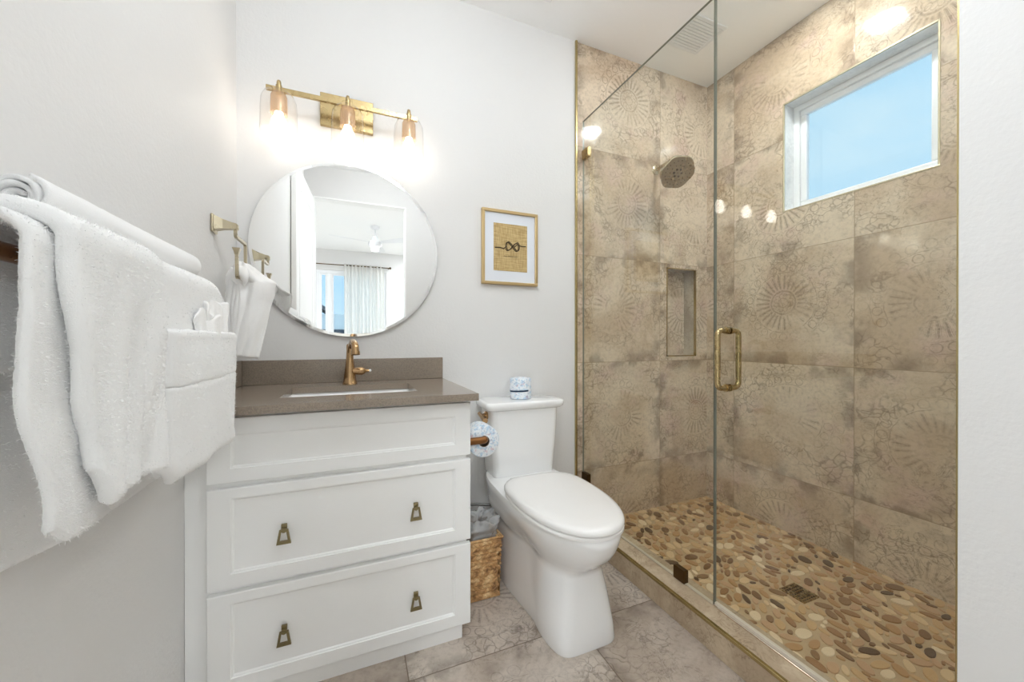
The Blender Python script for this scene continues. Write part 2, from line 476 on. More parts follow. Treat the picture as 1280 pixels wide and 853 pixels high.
for e in ell:
    x, y, a, b, t = e; c, s = math.cos(t), math.sin(t); n = 14
    mi = 1 + int(rng.choice(len(PEB), p=tw_)); ph = rng.uniform(0, 6, 2)
    top, mid, bot = [], [], []
    for k in range(n):
        q = 2 * PI * k / n; w_ = 1 + .05 * math.sin(2 * q + ph[0]) + .04 * math.sin(3 * q + ph[1])
        for L, sc_, z in ((top, .90, FZ + .0009), (mid, .98, FZ + .0003), (bot, 1., FZ - .0035)):
            px, py = a * w_ * math.cos(q) * sc_, b * w_ * math.sin(q) * sc_
            L.append((x + px * c - py * s, y + px * s + py * c, z))
    rings(bm, [bot, mid, top], mi=mi)
struct('floor_shower', bm, [PG] + PEB)
# ---------------- curb
CX0, CX1, CZ = 1.553, 1.686, .098
bm = B(); box(bm, CX0, CX1, YP, 0, 0, CZ, .0015, 1)
box(bm, CX0, XP, YP - .03, YP, 0, CZ, .0015, 1)
struct('trim_6', bm, STONE)['label'] = 'stone curb of the shower'
bm = B(); box(bm, CX0 - .002, CX0 + .010, YP - .03, -.001, CZ - .010, CZ + .002, .001, 1); struct('trim_7', bm, GOLDT)

# ---------------- bedroom beyond the door (seen in the mirror)
BX0, BX1, BY = -1.6, 3.4, -6.0
DX0, DX1, DH = .08, .94, 2.44
bm = B(); slab_hole(bm, 'y', (BX0, 0), (BX1, H), YD - .12, YD, (DX0, DX1, 0.0001, DH)); struct('wall_front', bm, WALL)
bm = B(); box(bm, BX0, BX1, BY - .1, YD - .12, -.1, 0); struct('floor_bedroom', bm, simple('bedroom_bounce_carpet', (225, 220, 212), .6))  # pale carpet tone, lightened to bounce more light into the bedroom
bm = B(); box(bm, BX0, BX1, BY - .1, YD - .12, H, H + .1); struct('ceiling_bedroom', bm, CEIL)
bm = B(); box(bm, BX0 - .1, BX0, BY - .1, YD, 0, H); struct('wall_bedroom_left', bm, WALL)
bm = B(); box(bm, BX1, BX1 + .1, BY - .1, YD, 0, H); struct('wall_bedroom_right', bm, WALL)
W2 = (-.20, 1.02, 1.02, 2.36)
bm = B(); slab_hole(bm, 'y', (BX0, 0), (BX1, H), BY - .15, BY, W2); struct('wall_bedroom_far', bm, WALL)
bm = B(); ring_frame(bm, 'y', BY - .09, BY - .03, W2[0], W2[1], W2[2], W2[3], .06)
w2 = struct('window_2', bm, VINYL)
bm = B(); box(bm, -.02 + .0, .06, BY - .085, BY - .035, W2[2] + .06, W2[3] - .06, .004)
for xa, xb in ((-.14, -.02), (.06, .96)):
    ring_frame(bm, 'y', BY - .08, BY - .05, xa, xb, W2[2] + .06, W2[3] - .06, .03)
obj('window_frame', bm, VINYL, w2)
bm = B(); box(bm, W2[0] + .03, W2[1] - .03, BY - .066, BY - .062, W2[2] + .03, W2[3] - .03); obj('pane', bm, PANE, w2)
# door casings, jamb lining and leaf
bm = B()
for y in (YD - .12,):
    s_ = 1 if y == YD else -1
    ya, yb = (y, y + .018) if s_ > 0 else (y - .018, y)
    box(bm, max(DX0 - .075, .002) if s_ > 0 else DX0 - .09, DX0 - .004, ya, yb, 0, DH + .09, .003)
    box(bm, DX1 + .004, DX1 + .09, ya, yb, 0, DH + .09, .003)
    box(bm, DX0 - .004, DX1 + .004, ya, yb, DH + .004, DH + .09, .003)
struct('trim_8', bm, LACQ)
bm = B()
box(bm, DX0, DX0 + .012, YD - .12, YD, 0, DH); box(bm, DX1 - .012, DX1, YD - .12, YD, 0, DH); box(bm, DX0 + .012, DX1 - .012, YD - .12, YD, DH - .012, DH)
struct('trim_9', bm, LACQ)
# leaf standing open along the left wall
bm = B(); LW, LH, LT = .83, 2.40, .036
box(bm, 0, LW, 0, LT, .01, LH, .002)
for z0_, z1_ in ((.2, .95), (1.1, 2.25)):
    for y0_, y1_ in ((-.003, .001), (LT - .001, LT + .003)): ring_frame(bm, 'y', y0_, y1_, .11, LW - .11, z0_, z1_, .018, .001)
a_ = math.radians(93.5)
bmesh.ops.rotate(bm, verts=bm.verts, cent=(0, 0, 0), matrix=Matrix.Rotation(a_, 3, 'Z'))
bmesh.ops.translate(bm, verts=bm.verts, vec=(DX0 + .012, YD + .02, 0))
dl = struct('door_1', bm, LACQ)
bm = B()
lathe(bm, [(.0, 0), (.026, 0), (.026, .006), (.010, .010), (.010, .03), (.022, .034), (.027, .045), (.02, .058), (0, .06)], 0, 0, 0, 20)
bmesh.ops.rotate(bm, verts=bm.verts, cent=(0, 0, 0), matrix=Matrix.Rotation(PI / 2, 3, 'Y'))
u_ = Vector((math.cos(a_), math.sin(a_), 0)); 
bmesh.ops.translate(bm, verts=bm.verts, vec=Vector((DX0 + .012, YD + .02, .95)) + u_ * (LW - .07) )
obj('door_handle', bm, CHAMP, dl, 40)
# bedroom fan
fan = thing('ceiling_fan', 'white three-blade ceiling fan in the room reflected in the mirror', 'ceiling fan', (.73, -4.18, H))
bm = B(); lathe(bm, [(0, 0), (.065, 0), (.06, -.03), (.02, -.045), (.012, -.05)], .73, -4.18, H, 24); obj('canopy', bm, VINYL, fan, 40)
bm = B(); cyl(bm, (.73, -4.18, H - .03), (.73, -4.18, H - .17), .012, n=12); obj('pole', bm, VINYL, fan, 40)
bm = B(); lathe(bm, [(.012, .11), (.04, .10), (.055, .05), (.095, .02), (.10, -.02), (.085, -.05), (.05, -.06), (0, -.06)], .73, -4.18, 2.49, 28); obj('motor_housing', bm, VINYL, fan, 40)
bm = B(); lathe(bm, [(.05, 0), (.055, -.02), (.05, -.05), (0, -.06)], .73, -4.18, 2.43, 24); obj('light', bm, emit('fan_lamp_glow', (1, .97, .92, 1), 2.), fan, 40)
for ad in (160, 40, 280):
    bm = B(); a = math.radians(ad)
    def bl(u, v):
        r = .09 + u * .56; w = (.035 + .045 * math.sin(min(1, u * 1.3) * PI * .55)) * (1 if u < .93 else math.sqrt(max(0, 1 - ((u - .93) / .07) ** 2)) * .8 + .2)
        t = (v - .5) * 2 * w
        return (.73 + r * math.cos(a) - t * math.sin(a), -4.18 + r * math.sin(a) + t * math.cos(a), 2.50 + .15 * t)
    grid(bm, bl, 24, 4); bmesh.ops.solidify(bm, geom=bm.faces[:], thickness=.006); obj('blade', bm, VINYL, fan, 60)
# curtain on a rod
rod = thing('curtain_rod', 'dark curtain rod over the window reflected in the mirror', 'curtain rod', (.4, BY + .1, 2.45))
bm = B(); cyl(bm, (-.25, BY + .08, 2.45), (1.08, BY + .08, 2.45), .009, n=12); obj('rod', bm, DARKB, rod, 40)
for x in (-.26, 1.09):
    bm = B(); bmesh.ops.create_uvsphere(bm, u_segments=14, v_segments=10, radius=.022); bmesh.ops.translate(bm, verts=bm.verts, vec=(x, BY + .08, 2.45)); obj('finial', bm, DARKB, rod, 180)
for x in (-.22, 1.06):
    bm = B(); box(bm, x - .006, x + .006, BY, BY + .085, 2.435, 2.45); obj('bracket', bm, DARKB, rod)
g = G('sheer_curtain'); p1 = g.n('ShaderNodeBsdfPrincipled'); p1.inputs['Base Color'].default_value = s2l((250, 248, 244)); p1.inputs['Roughness'].default_value = .9
tl = g.n('ShaderNodeBsdfTranslucent'); tl.inputs[0].default_value = (.9, .9, .9, 1); mx = g.n('ShaderNodeMixShader'); mx.inputs[0].default_value = .1
g.t.links.new(p1.outputs[0], mx.inputs[1]); g.t.links.new(tl.outputs[0], mx.inputs[2]); g.t.links.new(mx.outputs[0], g.out.inputs[0]); CURT = g.m
bm = B()
grid(bm, lambda u, v: (.27 + .70 * u + .006 * math.sin(v * 5 + u * 20), BY + .08 + .022 * math.sin(u * 2 * PI * 11) * (1 - .3 * v) + .012 * math.sin(u * 31 + v * 2), 2.47 - v * 2.44), 132, 16)
bmesh.ops.solidify(bm, geom=bm.faces[:], thickness=.0015)
tag(obj('curtain', bm, CURT, None, 180), 'sheer white pleated curtain in the room reflected in the mirror', 'curtain')
# neighbouring house outside that window
nh = thing('neighbour_house', 'white house with a grey roof outside the window reflected in the mirror', 'house', (-1.5, -17, 0))
bm = B(); box(bm, -6.8, 3.4, -22, -16, -3, 2.15); obj('wall', bm, simple('stucco', (246, 244, 240), .8), nh)
bm = B()
for y0_, y1_ in ((-15.6, -19), (-22.4, -19)):
    rings(bm, [[(-6.3, y0_, 2.3), (-1.9, (y0_ + y1_) / 2, 3.5), (2.75, y0_, 2.3)], [(-6.3, y0_ , 2.15), (-1.9, (y0_ + y1_) / 2, 3.35), (2.75, y0_, 2.15)]])
bm.free(); bm = B()
for y in (0,):
    prof = [(-7.2, 2.3), (-3.8, 4.5), (-.45, 2.3), (-.45, 2.15), (-3.8, 4.3), (-7.2, 2.15)]
    rings(bm, [[(x, -15.6, z) for x, z in prof], [(x, -22.4, z) for x, z in prof]])
obj('roof', bm, simple('grey_shingles', (96, 100, 106), .8), nh)
bm = B(); box(bm, -1.2, .9, -16.02, -15.95, .9, 1.5); obj('window', bm, simple('dark_window', (70, 78, 88), .2), nh)

# ------------------------------------------------------------------ recessed shower lamp, added fill lights and vents
def can(x, y, rgb, st, label, r=.065):  # used for the shower lamp and for the added bedroom fill
    t = thing('recessed_or_fill_light', label, 'ceiling light', (x, y, H), None)
    bm = B(); lathe(bm, [(r, -.001), (r + .018, -.003), (r + .02, -.001), (r + .02, .0)], x, y, H, 36); obj('trim_ring', bm, VINYL, t, 40)
    bm = B(); lathe(bm, [(0, -.0025), (r, -.0025), (r, -.001), (0, -.001)], x, y, H, 36); obj('lens', bm, emit('lamp_lens_' + str(int(st)), rgb, st), t)
    return t
can(2.21, -.75, (.93, .97, 1, 1), CAN_SHOWER, 'round recessed ceiling light above the shower')
gl = thing('fill_globe', 'added unseen white globe fill light over the middle of the bathroom', 'ceiling light', (.80, -1.22, H))  # unseen globe, added as soft fill for the ceiling and walls
bm = B(); lathe(bm, [(0, -.001), (.07, -.001), (.066, -.02), (.03, -.03), (.014, -.035), (.014, -.13), (.035, -.135), (.035, -.15), (0, -.15)], .80, -1.22, H, 32); obj('stem', bm, CHAMP, gl, 40)
bm = B(); bmesh.ops.create_uvsphere(bm, u_segments=32, v_segments=20, radius=.11, matrix=Matrix.Translation((.80, -1.22, H - .245))); obj('globe', bm, emit('fill_globe_glow', (.90, .96, 1, 1), FILL_BATH), gl, 180)
for (x, y, w_) in ((-.2, -3.4, 'near the left wall'), (1.9, -3.4, 'near the right wall'), (1.9, -5.0, 'towards the far right corner')):  # unseen lamps added to brighten the bedroom and spill fill through the doorway
    can(x, y, (.88, .95, 1, 1), FILL_BED, 'added round bedroom ceiling fill light ' + w_, .09)
def vent(x0, x1, y0, y1, n, label):
    t = thing('ceiling_vent', label, 'vent', ((x0 + x1) / 2, (y0 + y1) / 2, H))
    bm = B(); ring_frame(bm, 'z', H - .007, H - .0, x0, x1, y0, y1, .02, .003); obj('frame', bm, VINYL, t)
    bm = B()
    for k in range(n):
        y = y0 + .02 + (y1 - y0 - .04) * (k + .5) / n
        vs = box(bm, x0 + .02, x1 - .02, y - .0065, y + .0065, H - .0055, H - .0035)
    obj('grille', bm, VINYL, t)
vent(2.06, 2.29, -.40, -.19, 10, 'square white exhaust vent in the ceiling over the shower')
vent(1.0, 1.34, -.50, -.165, 14, 'square white ceiling vent above the toilet')

# ------------------------------------------------------------------ shower glass
GX = 1.641; GT = .005; GZ0, GZ1 = CZ + .003, 2.30; GY = -.853
def glass_panel(root, name, y0, y1, z0, z1):
    bm = B(); box(bm, GX - GT, GX + GT, y0, y1, z0, z1)
    o = obj(name, bm, [GLASS, GEDGE], root)
    for f in o.data.polygons:
        if abs(f.normal.x) < .5: f.material_index = 1
    return o
fx = thing('shower_glass_panel', 'fixed clear glass shower panel beside the toilet', 'glass panel', (GX, -.42, CZ))
glass_panel(fx, 'pane', GY, -.002, GZ0, GZ1)
for y, z in ((-.034, 2.105), (-.034, .285)):
    bm = B(); box(bm, GX - .012, GX + .012, y - .026, y + .033, z - .026, z + .026, .003); obj('clip', bm, DARKB if z < 1 else BRASS, fx)
bm = B(); box(bm, GX - .012, GX + .012, -.728, -.672, CZ + .0005, CZ + .052, .003); obj('clip', bm, DARKB, fx)
bm = B(); box(bm, GX - .007, GX + .007, GY, -.005, CZ, CZ + .004); obj('seal', bm, simple('clear_seal', (190, 180, 160), .3), fx)
dr = thing('shower_door', 'hinged clear glass shower door with a brass pull handle', 'shower door', (GX, -1.15, CZ))
glass_panel(dr, 'pane', YP + .012, GY - .005, CZ + .014, GZ1 + .05)
bm = B(); box(bm, GX - .006, GX + .006, YP + .014, GY - .006, CZ + .004, CZ + .016, .001, 1); obj('bottom_sweep', bm, simple('clear_sweep', (215, 205, 190), .15), dr)
HY = -.907
for sx in (-1, 1):
    bm = B(); xo = GX + sx * .052
    pts = arc_pts([(GX + sx * .006, HY, 1.092), (xo, HY, 1.092), (xo, HY, .892), (GX + sx * .006, HY, .892)], .022, 8)
    tube(bm, pts, .0095, 16); obj('handle', bm, BRASS, dr, 60)
    bm = B()
    for z in (1.092, .892):
        cyl(bm, (GX + sx * .005, HY, z), (GX + sx * .010, HY, z), .0135, n=20); cyl(bm, (GX + sx * .012, HY, z), (GX + sx * .015, HY, z), .0125, n=20)
    obj('washer', bm, BRASS, dr, 40)
for z in (.20, 2.08):
    bm = B(); box(bm, GX - .013, GX + .013, YP + .001, YP + .06, z - .045, z + .045, .003); obj('hinge', bm, BRASS, dr)
bm = B(); box(bm, GX - .012, GX - .006 + .0, YP, GY - .02, CZ, CZ + .006, .001, 1)
tag(obj('threshold_strip', bm, ALU), 'shiny metal threshold strip on the curb under the shower door', 'threshold')

# shower head
sh = thing('rain_shower', 'bronze shower head on a bent arm on the tiled wall', 'shower head', (2.17, 0, 2.11))
bm = B(); lathe(bm, [(0, -.010), (.022, -.010), (.031, -.004), (.031, -.0005), (0, -.0005)], 2.17, 0, 2.115, 28, axis='y'); obj('escutcheon', bm, CHAMP, sh, 40)
bm = B(); tube(bm, arc_pts([(2.17, -.004, 2.115), (2.17, -.115, 2.122), (2.163, -.158, 2.075)], .045, 8), .0105, 14)
bmesh.ops.create_uvsphere(bm, u_segments=16, v_segments=10, radius=.017, matrix=Matrix.Translation((2.16, -.163, 2.068)))
obj('arm', bm, CHAMP, sh, 60)
nrm = Vector((-.22, -.62, -.76)).normalized(); u_, w_ = frame_axes(nrm); hc = Vector((2.155, -.185, 2.025))
def hexr(t, r): # softly hexagonal outline
    return r * (1 + .035 * math.cos(6 * t))
bm = B(); rows = []
for r, h in ((.018, -.032), (.030, -.030), (.060, -.018), (.092, -.010), (.097, -.004), (.097, .004), (.093, .008), (.0, .008)):
    rows.append([hc + nrm * h + (u_ * math.cos(t) + w_ * math.sin(t)) * hexr(t, max(r, .0005)) for t in [2 * PI * k / 48 for k in range(48)]])
rings(bm, rows); obj('head', bm, CHAMP, sh, 40)
bm = B()
for rr, n in ((.0, 1), (.022, 6), (.045, 12), (.070, 20)):
    for k in range(n):
        t = 2 * PI * k / n; p = hc + nrm * .008 + (u_ * math.cos(t) + w_ * math.sin(t)) * rr
        cyl(bm, p, p + nrm * .0025, .0028 if rr != .022 else .0065, n=8)
obj('nozzle', bm, simple('nozzle_rubber', (88, 74, 56), .6), sh, 40)
# drain
dn = thing('shower_drain', 'square brass grid drain in the pebble shower floor', 'drain', (2.125, -.855, FZ))
bm = B(); ring_frame(bm, 'z', FZ - .003, FZ + .003, 2.077, 2.173, -.903, -.807, .006, .0005)
for k in range(1, 7):
    q = .096 * k / 7
    box(bm, 2.077 + q - .0022, 2.077 + q + .0022, -.903, -.807, FZ - .002, FZ + .0022); box(bm, 2.077, 2.173, -.903 + q - .0022, -.903 + q + .0022, FZ - .002, FZ + .0024)
obj('grate', bm, BRASS, dn)
bm = B(); box(bm, 2.078, 2.172, -.902, -.808, FZ - .0028, FZ - .002); obj('well', bm, simple('drain_dark', (28, 24, 18), .6), dn)

# ------------------------------------------------------------------ vanity
VY, VX0, VX1 = -.525, .045, .806
va = thing('vanity_cabinet', 'white three-drawer bathroom vanity cabinet with brass ring pulls', 'vanity', (.43, -.26, 0))
bm = B()
for a in ((VX0, VX0 + .018, VY, -.002, .062, .849), (VX1 - .018, VX1, VY, -.002, .062, .849), (VX0 + .018, VX1 - .018, VY, -.002, .062, .08), (VX0 + .018, VX1 - .018, -.014, -.002, .08, .80),
          (VX0 + .018, VX1 - .018, VY, VY + .018, .82, .849), (VX0 + .018, VX1 - .018, VY, VY + .018, .636, .660), (VX0 + .018, VX1 - .018, VY, VY + .018, .335, .362)): box(bm, *a)
obj('carcass', bm, [LACQ], va)
bm = B(); box(bm, VX0 + .01, .790, -.527, -.01, 0, .062); obj('toe_kick', bm, LACQ, va)
bm = B(); box(bm, .001, VX0, -.520, -.500, 0, .848); obj('filler_strip', bm, LACQ, va)
def shaker(bm, x0, x1, z0, z1, y0, y1, fx_, ft, fb):
    """drawer front: flat frame, moulded inner step, recessed panel"""
    def rect(a, b, c, d, y): return [(a, y, c), (b, y, c), (b, y, d), (a, y, d)]
    ix0, ix1, iz0, iz1 = x0 + fx_, x1 - fx_, z0 + fb, z1 - ft
    e = .0015
    rows = [rect(x0, x1, z0, z1, y1), rect(x0, x1, z0, z1, y0 + e), rect(x0 + e, x1 - e, z0 + e, z1 - e, y0),
            rect(ix0, ix1, iz0, iz1, y0), rect(ix0 + .001, ix1 - .001, iz0 + .001, iz1 - .001, y0 + .0035), rect(ix0 + .005, ix1 - .005, iz0 + .005, iz1 - .005, y0 + .0045),
            rect(ix0 + .008, ix1 - .008, iz0 + .008, iz1 - .008, y0 + .0075)]
    rings(bm, rows)
def pull(parent, x, z, y):
    bm = B()
    vs = box(bm, x - .0075, x + .0075, y - .006, y + .001, z + .004, z + .026, .0015)
    cyl(bm, (x, y - .012, z + .010), (x, y, z + .010), .0075, n=16)
    # ring: a trapezoid hanging from the post
    o = [(-.0115, .012), (.0115, .012), (.0190, -.030), (-.0190, -.030)]
    i = [(-.0065, .006), (.0065, .006), (.0105, -.0205), (-.0105, -.0205)]
    R = [[(x + a, y - .0075, z + b) for a, b in o], [(x + a, y - .0135, z + b) for a, b in o], [(x + a, y - .0135, z + b) for a, b in i], [(x + a, y - .0075, z + b) for a, b in i]]
    R.append(R[0]); rings(bm, R, caps=False); bmesh.ops.remove_doubles(bm, verts=bm.verts, dist=1e-5)
    obj('pull', bm, PULLM, parent)
for z0_, z1_, pulls in ((.654, .838, ()), (.355, .638, (.487,)), (.058, .340, (.188,))):
    bm = B(); shaker(bm, .057, .816, z0_, z1_, -.545, VY, .055, .044 if pulls == () else .028, .040)
    d = obj('drawer', bm, LACQ, va)
    for z in pulls:
        for x in (.245, .626): pull(d, x, z + .003, -.545)

g = G('taupe_quartz'); p = g.objc()
col = g.mix(g.smooth(g.noise(p, 320, 3, .7), .4, .65), s2l((150, 137, 123)), s2l((130, 118, 106)))
QUARTZ = g.pbr(col, .16)
ct = thing('countertop', 'taupe quartz vanity countertop with low back and side splashes', 'countertop', (.41, -.29, .85))
SX0, SX1, SY0, SY1 = .217, .648, -.446, -.168
bm = B(); slab_hole(bm, 'z', (.001, -.592), (.832, -.001), .851, .875, (SX0, SX1, SY0, SY1)); obj('slab', bm, QUARTZ, ct)
bm = B(); box(bm, .021, .832, -.020, -.001, .875, .975, .0015, 1); obj('backsplash', bm, QUARTZ, ct)
bm = B(); box(bm, .001, .021, -.590, -.001, .875, .975, .0015, 1); obj('side_splash', bm, QUARTZ, ct)
# undermount basin
bm = B()
def rr(x0, x1, y0, y1, z, r, n=6):
    out = []
    for cx, cy, a0 in ((x1 - r, y1 - r, 0), (x0 + r, y1 - r, 90), (x0 + r, y0 + r, 180), (x1 - r, y0 + r, 270)):
        for k in range(n + 1):
            a = math.radians(a0 + 90 * k / n); out.append((cx + r * math.cos(a), cy + r * math.sin(a), z))
    return out
e = .006
rows = [rr(SX0 - .03, SX1 + .03, SY0 - .03, SY1 + .03, .8505, .03), rr(SX0 - e, SX1 + e, SY0 - e, SY1 + e, .8505, .02), rr(SX0, SX1, SY0, SY1, .84, .03), rr(SX0 + .006, SX1 - .006, SY0 + .006, SY1 - .006, .75, .04),
        rr(SX0 + .03, SX1 - .03, SY0 + .03, SY1 - .03, .722, .05), rr(SX0 + .16, SX1 - .16, SY0 + .09, SY1 - .09, .715, .03)]
rings(bm, rows, caps=False); bm.faces.new([bm.verts.new(p) for p in rows[-1]]); bmesh.ops.remove_doubles(bm, verts=bm.verts, dist=1e-5)
snk = obj('sink_basin', bm, PORC, None, 50); tag(snk, 'white undermount basin set into the taupe countertop', 'sink')
bm = B(); lathe(bm, [(0, .003), (.02, .003), (.023, .001), (.023, 0), (0, 0)], .43, -.30, .7155, 20); obj('drain', bm, FAUC, snk, 40)
# faucet
fa = thing('faucet', 'bronze single-hole faucet with a side lever behind the sink', 'faucet', (.420, -.11, .875))
FX, FY = .420, -.105
bm = B(); lathe(bm, [(0, 0), (.0285, 0), (.0285, .006), (.026, .009), (.0235, .03), (.0185, .07), (.0145, .11), (.0130, .14), (.0135, .158), (.0115, .166), (0, .169)], FX, FY, .875, 32); obj('body', bm, FAUC, fa, 50)
bm = B()
pts = arc_pts([(FX, FY, .995), (FX + .003, FY - .012, 1.034), (FX + .012, FY - .055, 1.052), (FX + .020, FY - .115, 1.040), (FX + .022, FY - .125, 1.008)], .03, 6)
tube(bm, pts, [.011 + .003 * min(1, i / (len(pts) - 1) * 1.2) for i in range(len(pts))], 20)
cyl(bm, (FX + .022, FY - .1235, 1.013), (FX + .0225, FY - .126, 1.001), .0158, n=22)
obj('spout', bm, FAUC, fa, 60)
bm = B(); rows = []
lathe(bm, [(0, 0), (.013, 0), (.0145, .012), (.0165, .026), (.0165, .036), (.012, .046), (.007, .050), (.0055, .060), (.0055, .064), (0, .064)], FX + .012, FY - .008, .928, 24, axis='x'); h_ = obj('handle', bm, FAUC, fa, 45)
bm = B(); bmesh.ops.create_uvsphere(bm, u_segments=14, v_segments=10, radius=.0058, matrix=Matrix.Translation((FX + .079, FY - .008, .929))); obj('tip', bm, PORC, h_, 180, 'small white handle tip')

# outlet on the left wall above the side splash
ol = thing('outlet_cover', 'white outlet cover on the left wall above the side splash', 'outlet', (0, -.19, 1.06))
bm = B(); box(bm, .0005, .006, -.225, -.155, 1.0, 1.115, .002); obj('plate', bm, VINYL, ol)
bm = B(); box(bm, .006, .008, -.205, -.175, 1.02, 1.05, .003); box(bm, .006, .008, -.205, -.175, 1.065, 1.095, .003); obj('socket', bm, VINYL, ol)

# ------------------------------------------------------------------ mirror
MX, MZ, MR = .424, 1.456, .382
g = G('mirror_silver'); MIR = g.pbr((.93, .935, .93, 1), .0, 1.0)
mi_ = thing('round_mirror', 'large round frameless wall mirror above the vanity', 'mirror', (MX, 0, MZ))
bm = B(); lathe(bm, [(0, -.018), (MR - .012, -.018)], MX, 0, MZ, 128, axis='y'); bmesh.ops.remove_doubles(bm, verts=bm.verts, dist=1e-6); obj('mirror_face', bm, MIR, mi_)
bm = B(); lathe(bm, [(MR - .012, -.018), (MR, -.0168), (MR, -.012)], MX, 0, MZ, 128, axis='y'); obj('bevelled_edge', bm, MIR, mi_, 20)
bm = B(); lathe(bm, [(0, -.012), (MR - .001, -.012), (MR - .001, -.001), (0, -.001)], MX, 0, MZ, 96, axis='y'); obj('backing', bm, simple('mirror_back', (120, 118, 112), .6), mi_, 20)

# ------------------------------------------------------------------ vanity light
vl = thing('vanity_light', 'three-lamp brass vanity light bar with glass shades above the mirror', 'wall light', (.41, 0, 2.05))
bm = B(); box(bm, .303, .517, -.022, -.001, 1.985, 2.123, .002); obj('backplate', bm, BRASS, vl)
bm = B(); box(bm, .118, .702, -.096, -.084, 2.043, 2.062, .001, 1); box(bm, .40, .42, -.086, -.02, 2.043, 2.062, .001, 1); obj('bar', bm, BRASS, vl)
SHG = SHADE
g = G('amber_socket_glass'); pr = g.n('ShaderNodeBsdfPrincipled'); pr.inputs['Base Color'].default_value = s2l((205, 180, 150)); pr.inputs['Roughness'].default_value = .25; pr.inputs['Metallic'].default_value = .4
tr = g.n('ShaderNodeBsdfTransparent'); tr.inputs[0].default_value = (1, .9, .8, 1); mx = g.n('ShaderNodeMixShader'); mx.inputs[0].default_value = .55
g.t.links.new(tr.outputs[0], mx.inputs[1]); g.t.links.new(pr.outputs[0], mx.inputs[2]); g.t.links.new(mx.outputs[0], g.out.inputs[0]); SOCK = g.m
BULBM = emit('bulb_glow', (1, .93, .84, 1), BULB)
for x in (.162, .413, .664):
    yb = -.090
    bm = B(); cyl(bm, (x, yb, 2.035), (x, yb, 2.070), .011, n=18); lathe(bm, [(.0, .022), (.006, .021), (.0085, .012), (.0075, .0)], x, yb, 2.068, 18); obj('finial', bm, BRASS, vl, 40)
    bm = B(); lathe(bm, [(.012, 2.043), (.022, 2.040), (.029, 2.026), (.030, 1.99), (.030, 1.955)], x, yb, 0, 28); obj('socket', bm, SOCK, vl, 40)
    bm = B(); sp_ = [(.013, 2.046), (.034, 2.042), (.052, 2.030), (.061, 2.008), (.0635, 1.97), (.0640, 1.91), (.0660, 1.88)]
    lathe(bm, sp_, x, yb, 0, 40)
    for v in bm.verts:
        a = math.atan2(v.co.y - yb, v.co.x - x); k = 1 + .012 * math.cos(20 * a)
        v.co.x = x + (v.co.x - x) * k; v.co.y = yb + (v.co.y - yb) * k
    obj('shade', bm, SHG, vl, 180)
    bm = B(); lathe(bm, [(0, 1.965), (.014, 1.962), (.016, 1.950), (.026, 1.930), (.0285, 1.910), (.024, 1.892), (.012, 1.880), (0, 1.878)], x, yb, 0, 20); obj('bulb', bm, BULBM, vl, 180)

# ------------------------------------------------------------------ picture
pf = thing('picture_frame', 'gold framed knot print with a white mat above the toilet', 'picture', (1.187, 0, 1.536))
PX0, PX1, PZ0, PZ1 = 1.031, 1.343, 1.344, 1.728
bm = B(); ring_frame(bm, 'y', -.022, -.001, PX0, PX1, PZ0, PZ1, .015, .002); obj('frame', bm, brass('gold_frame', (212, 186, 140), .35), pf)
bm = B(); box(bm, PX0 + .01, PX1 - .01, -.012, -.002, PZ0 + .01, PZ1 - .01); obj('mat', bm, simple('mat_board', (226, 230, 238), .7), pf)
g = G('burlap_print'); p = g.objc(); x_, y_, z_ = g.sep(p)
wv = (x_ * 1800.).sin() * (z_ * 1800.).sin()
n_ = g.noise(g.comb(x_ * 60., z_ * 6., 0.), 3, 3) * .5 + g.noise(g.comb(x_ * 6., z_ * 60., 2.), 3, 3) * .5
BURL = g.pbr(g.mix(g.smooth(n_ + wv * .04, .35, .65), s2l((206, 182, 132)), s2l((170, 142, 92))), .85)
bm = B(); box(bm, 1.095, 1.283, -.0135, -.012, 1.416, 1.660); obj('print', bm, BURL, pf)
INK = simple('ink', (70, 56, 40), .8)
bm = B(); kx, kz, ky = 1.190, 1.543, -.0145
def knot(t): # figure of eight of rope with two straight ends
    return (kx + .006 + .036 * math.sin(t), ky - .0008 * math.cos(2 * t), kz + .024 * math.sin(2 * t) * .9)
loop = [knot(2 * PI * k / 60) for k in range(60)]
for off in (0, .006):
    tube(bm, [(x + off, y, z + off * .6) for x, y, z in loop + loop[:1]], .0021, 6)
tube(bm, [(1.102, ky, 1.533), (1.13, ky, 1.535), (1.150, ky, 1.53), (1.165, ky, 1.545)], .0026, 6)
tube(bm, [(1.275, ky, 1.552), (1.25, ky, 1.551), (1.225, ky, 1.557), (1.205, ky, 1.54)], .0026, 6)
obj('knot_drawing', bm, INK, pf, 60)
bm = B(); x = 1.150
while x < 1.232:
    w_ = random.uniform(.003, .007)
    tube(bm, [(x, ky, 1.492 + random.uniform(-.001, .002)), (x + w_ / 2, ky, 1.492 + random.uniform(.001, .004)), (x + w_, ky, 1.491)], .0008, 5); x += w_ + (.004 if random.random() < .2 else .0008)
obj('caption', bm, INK, pf)

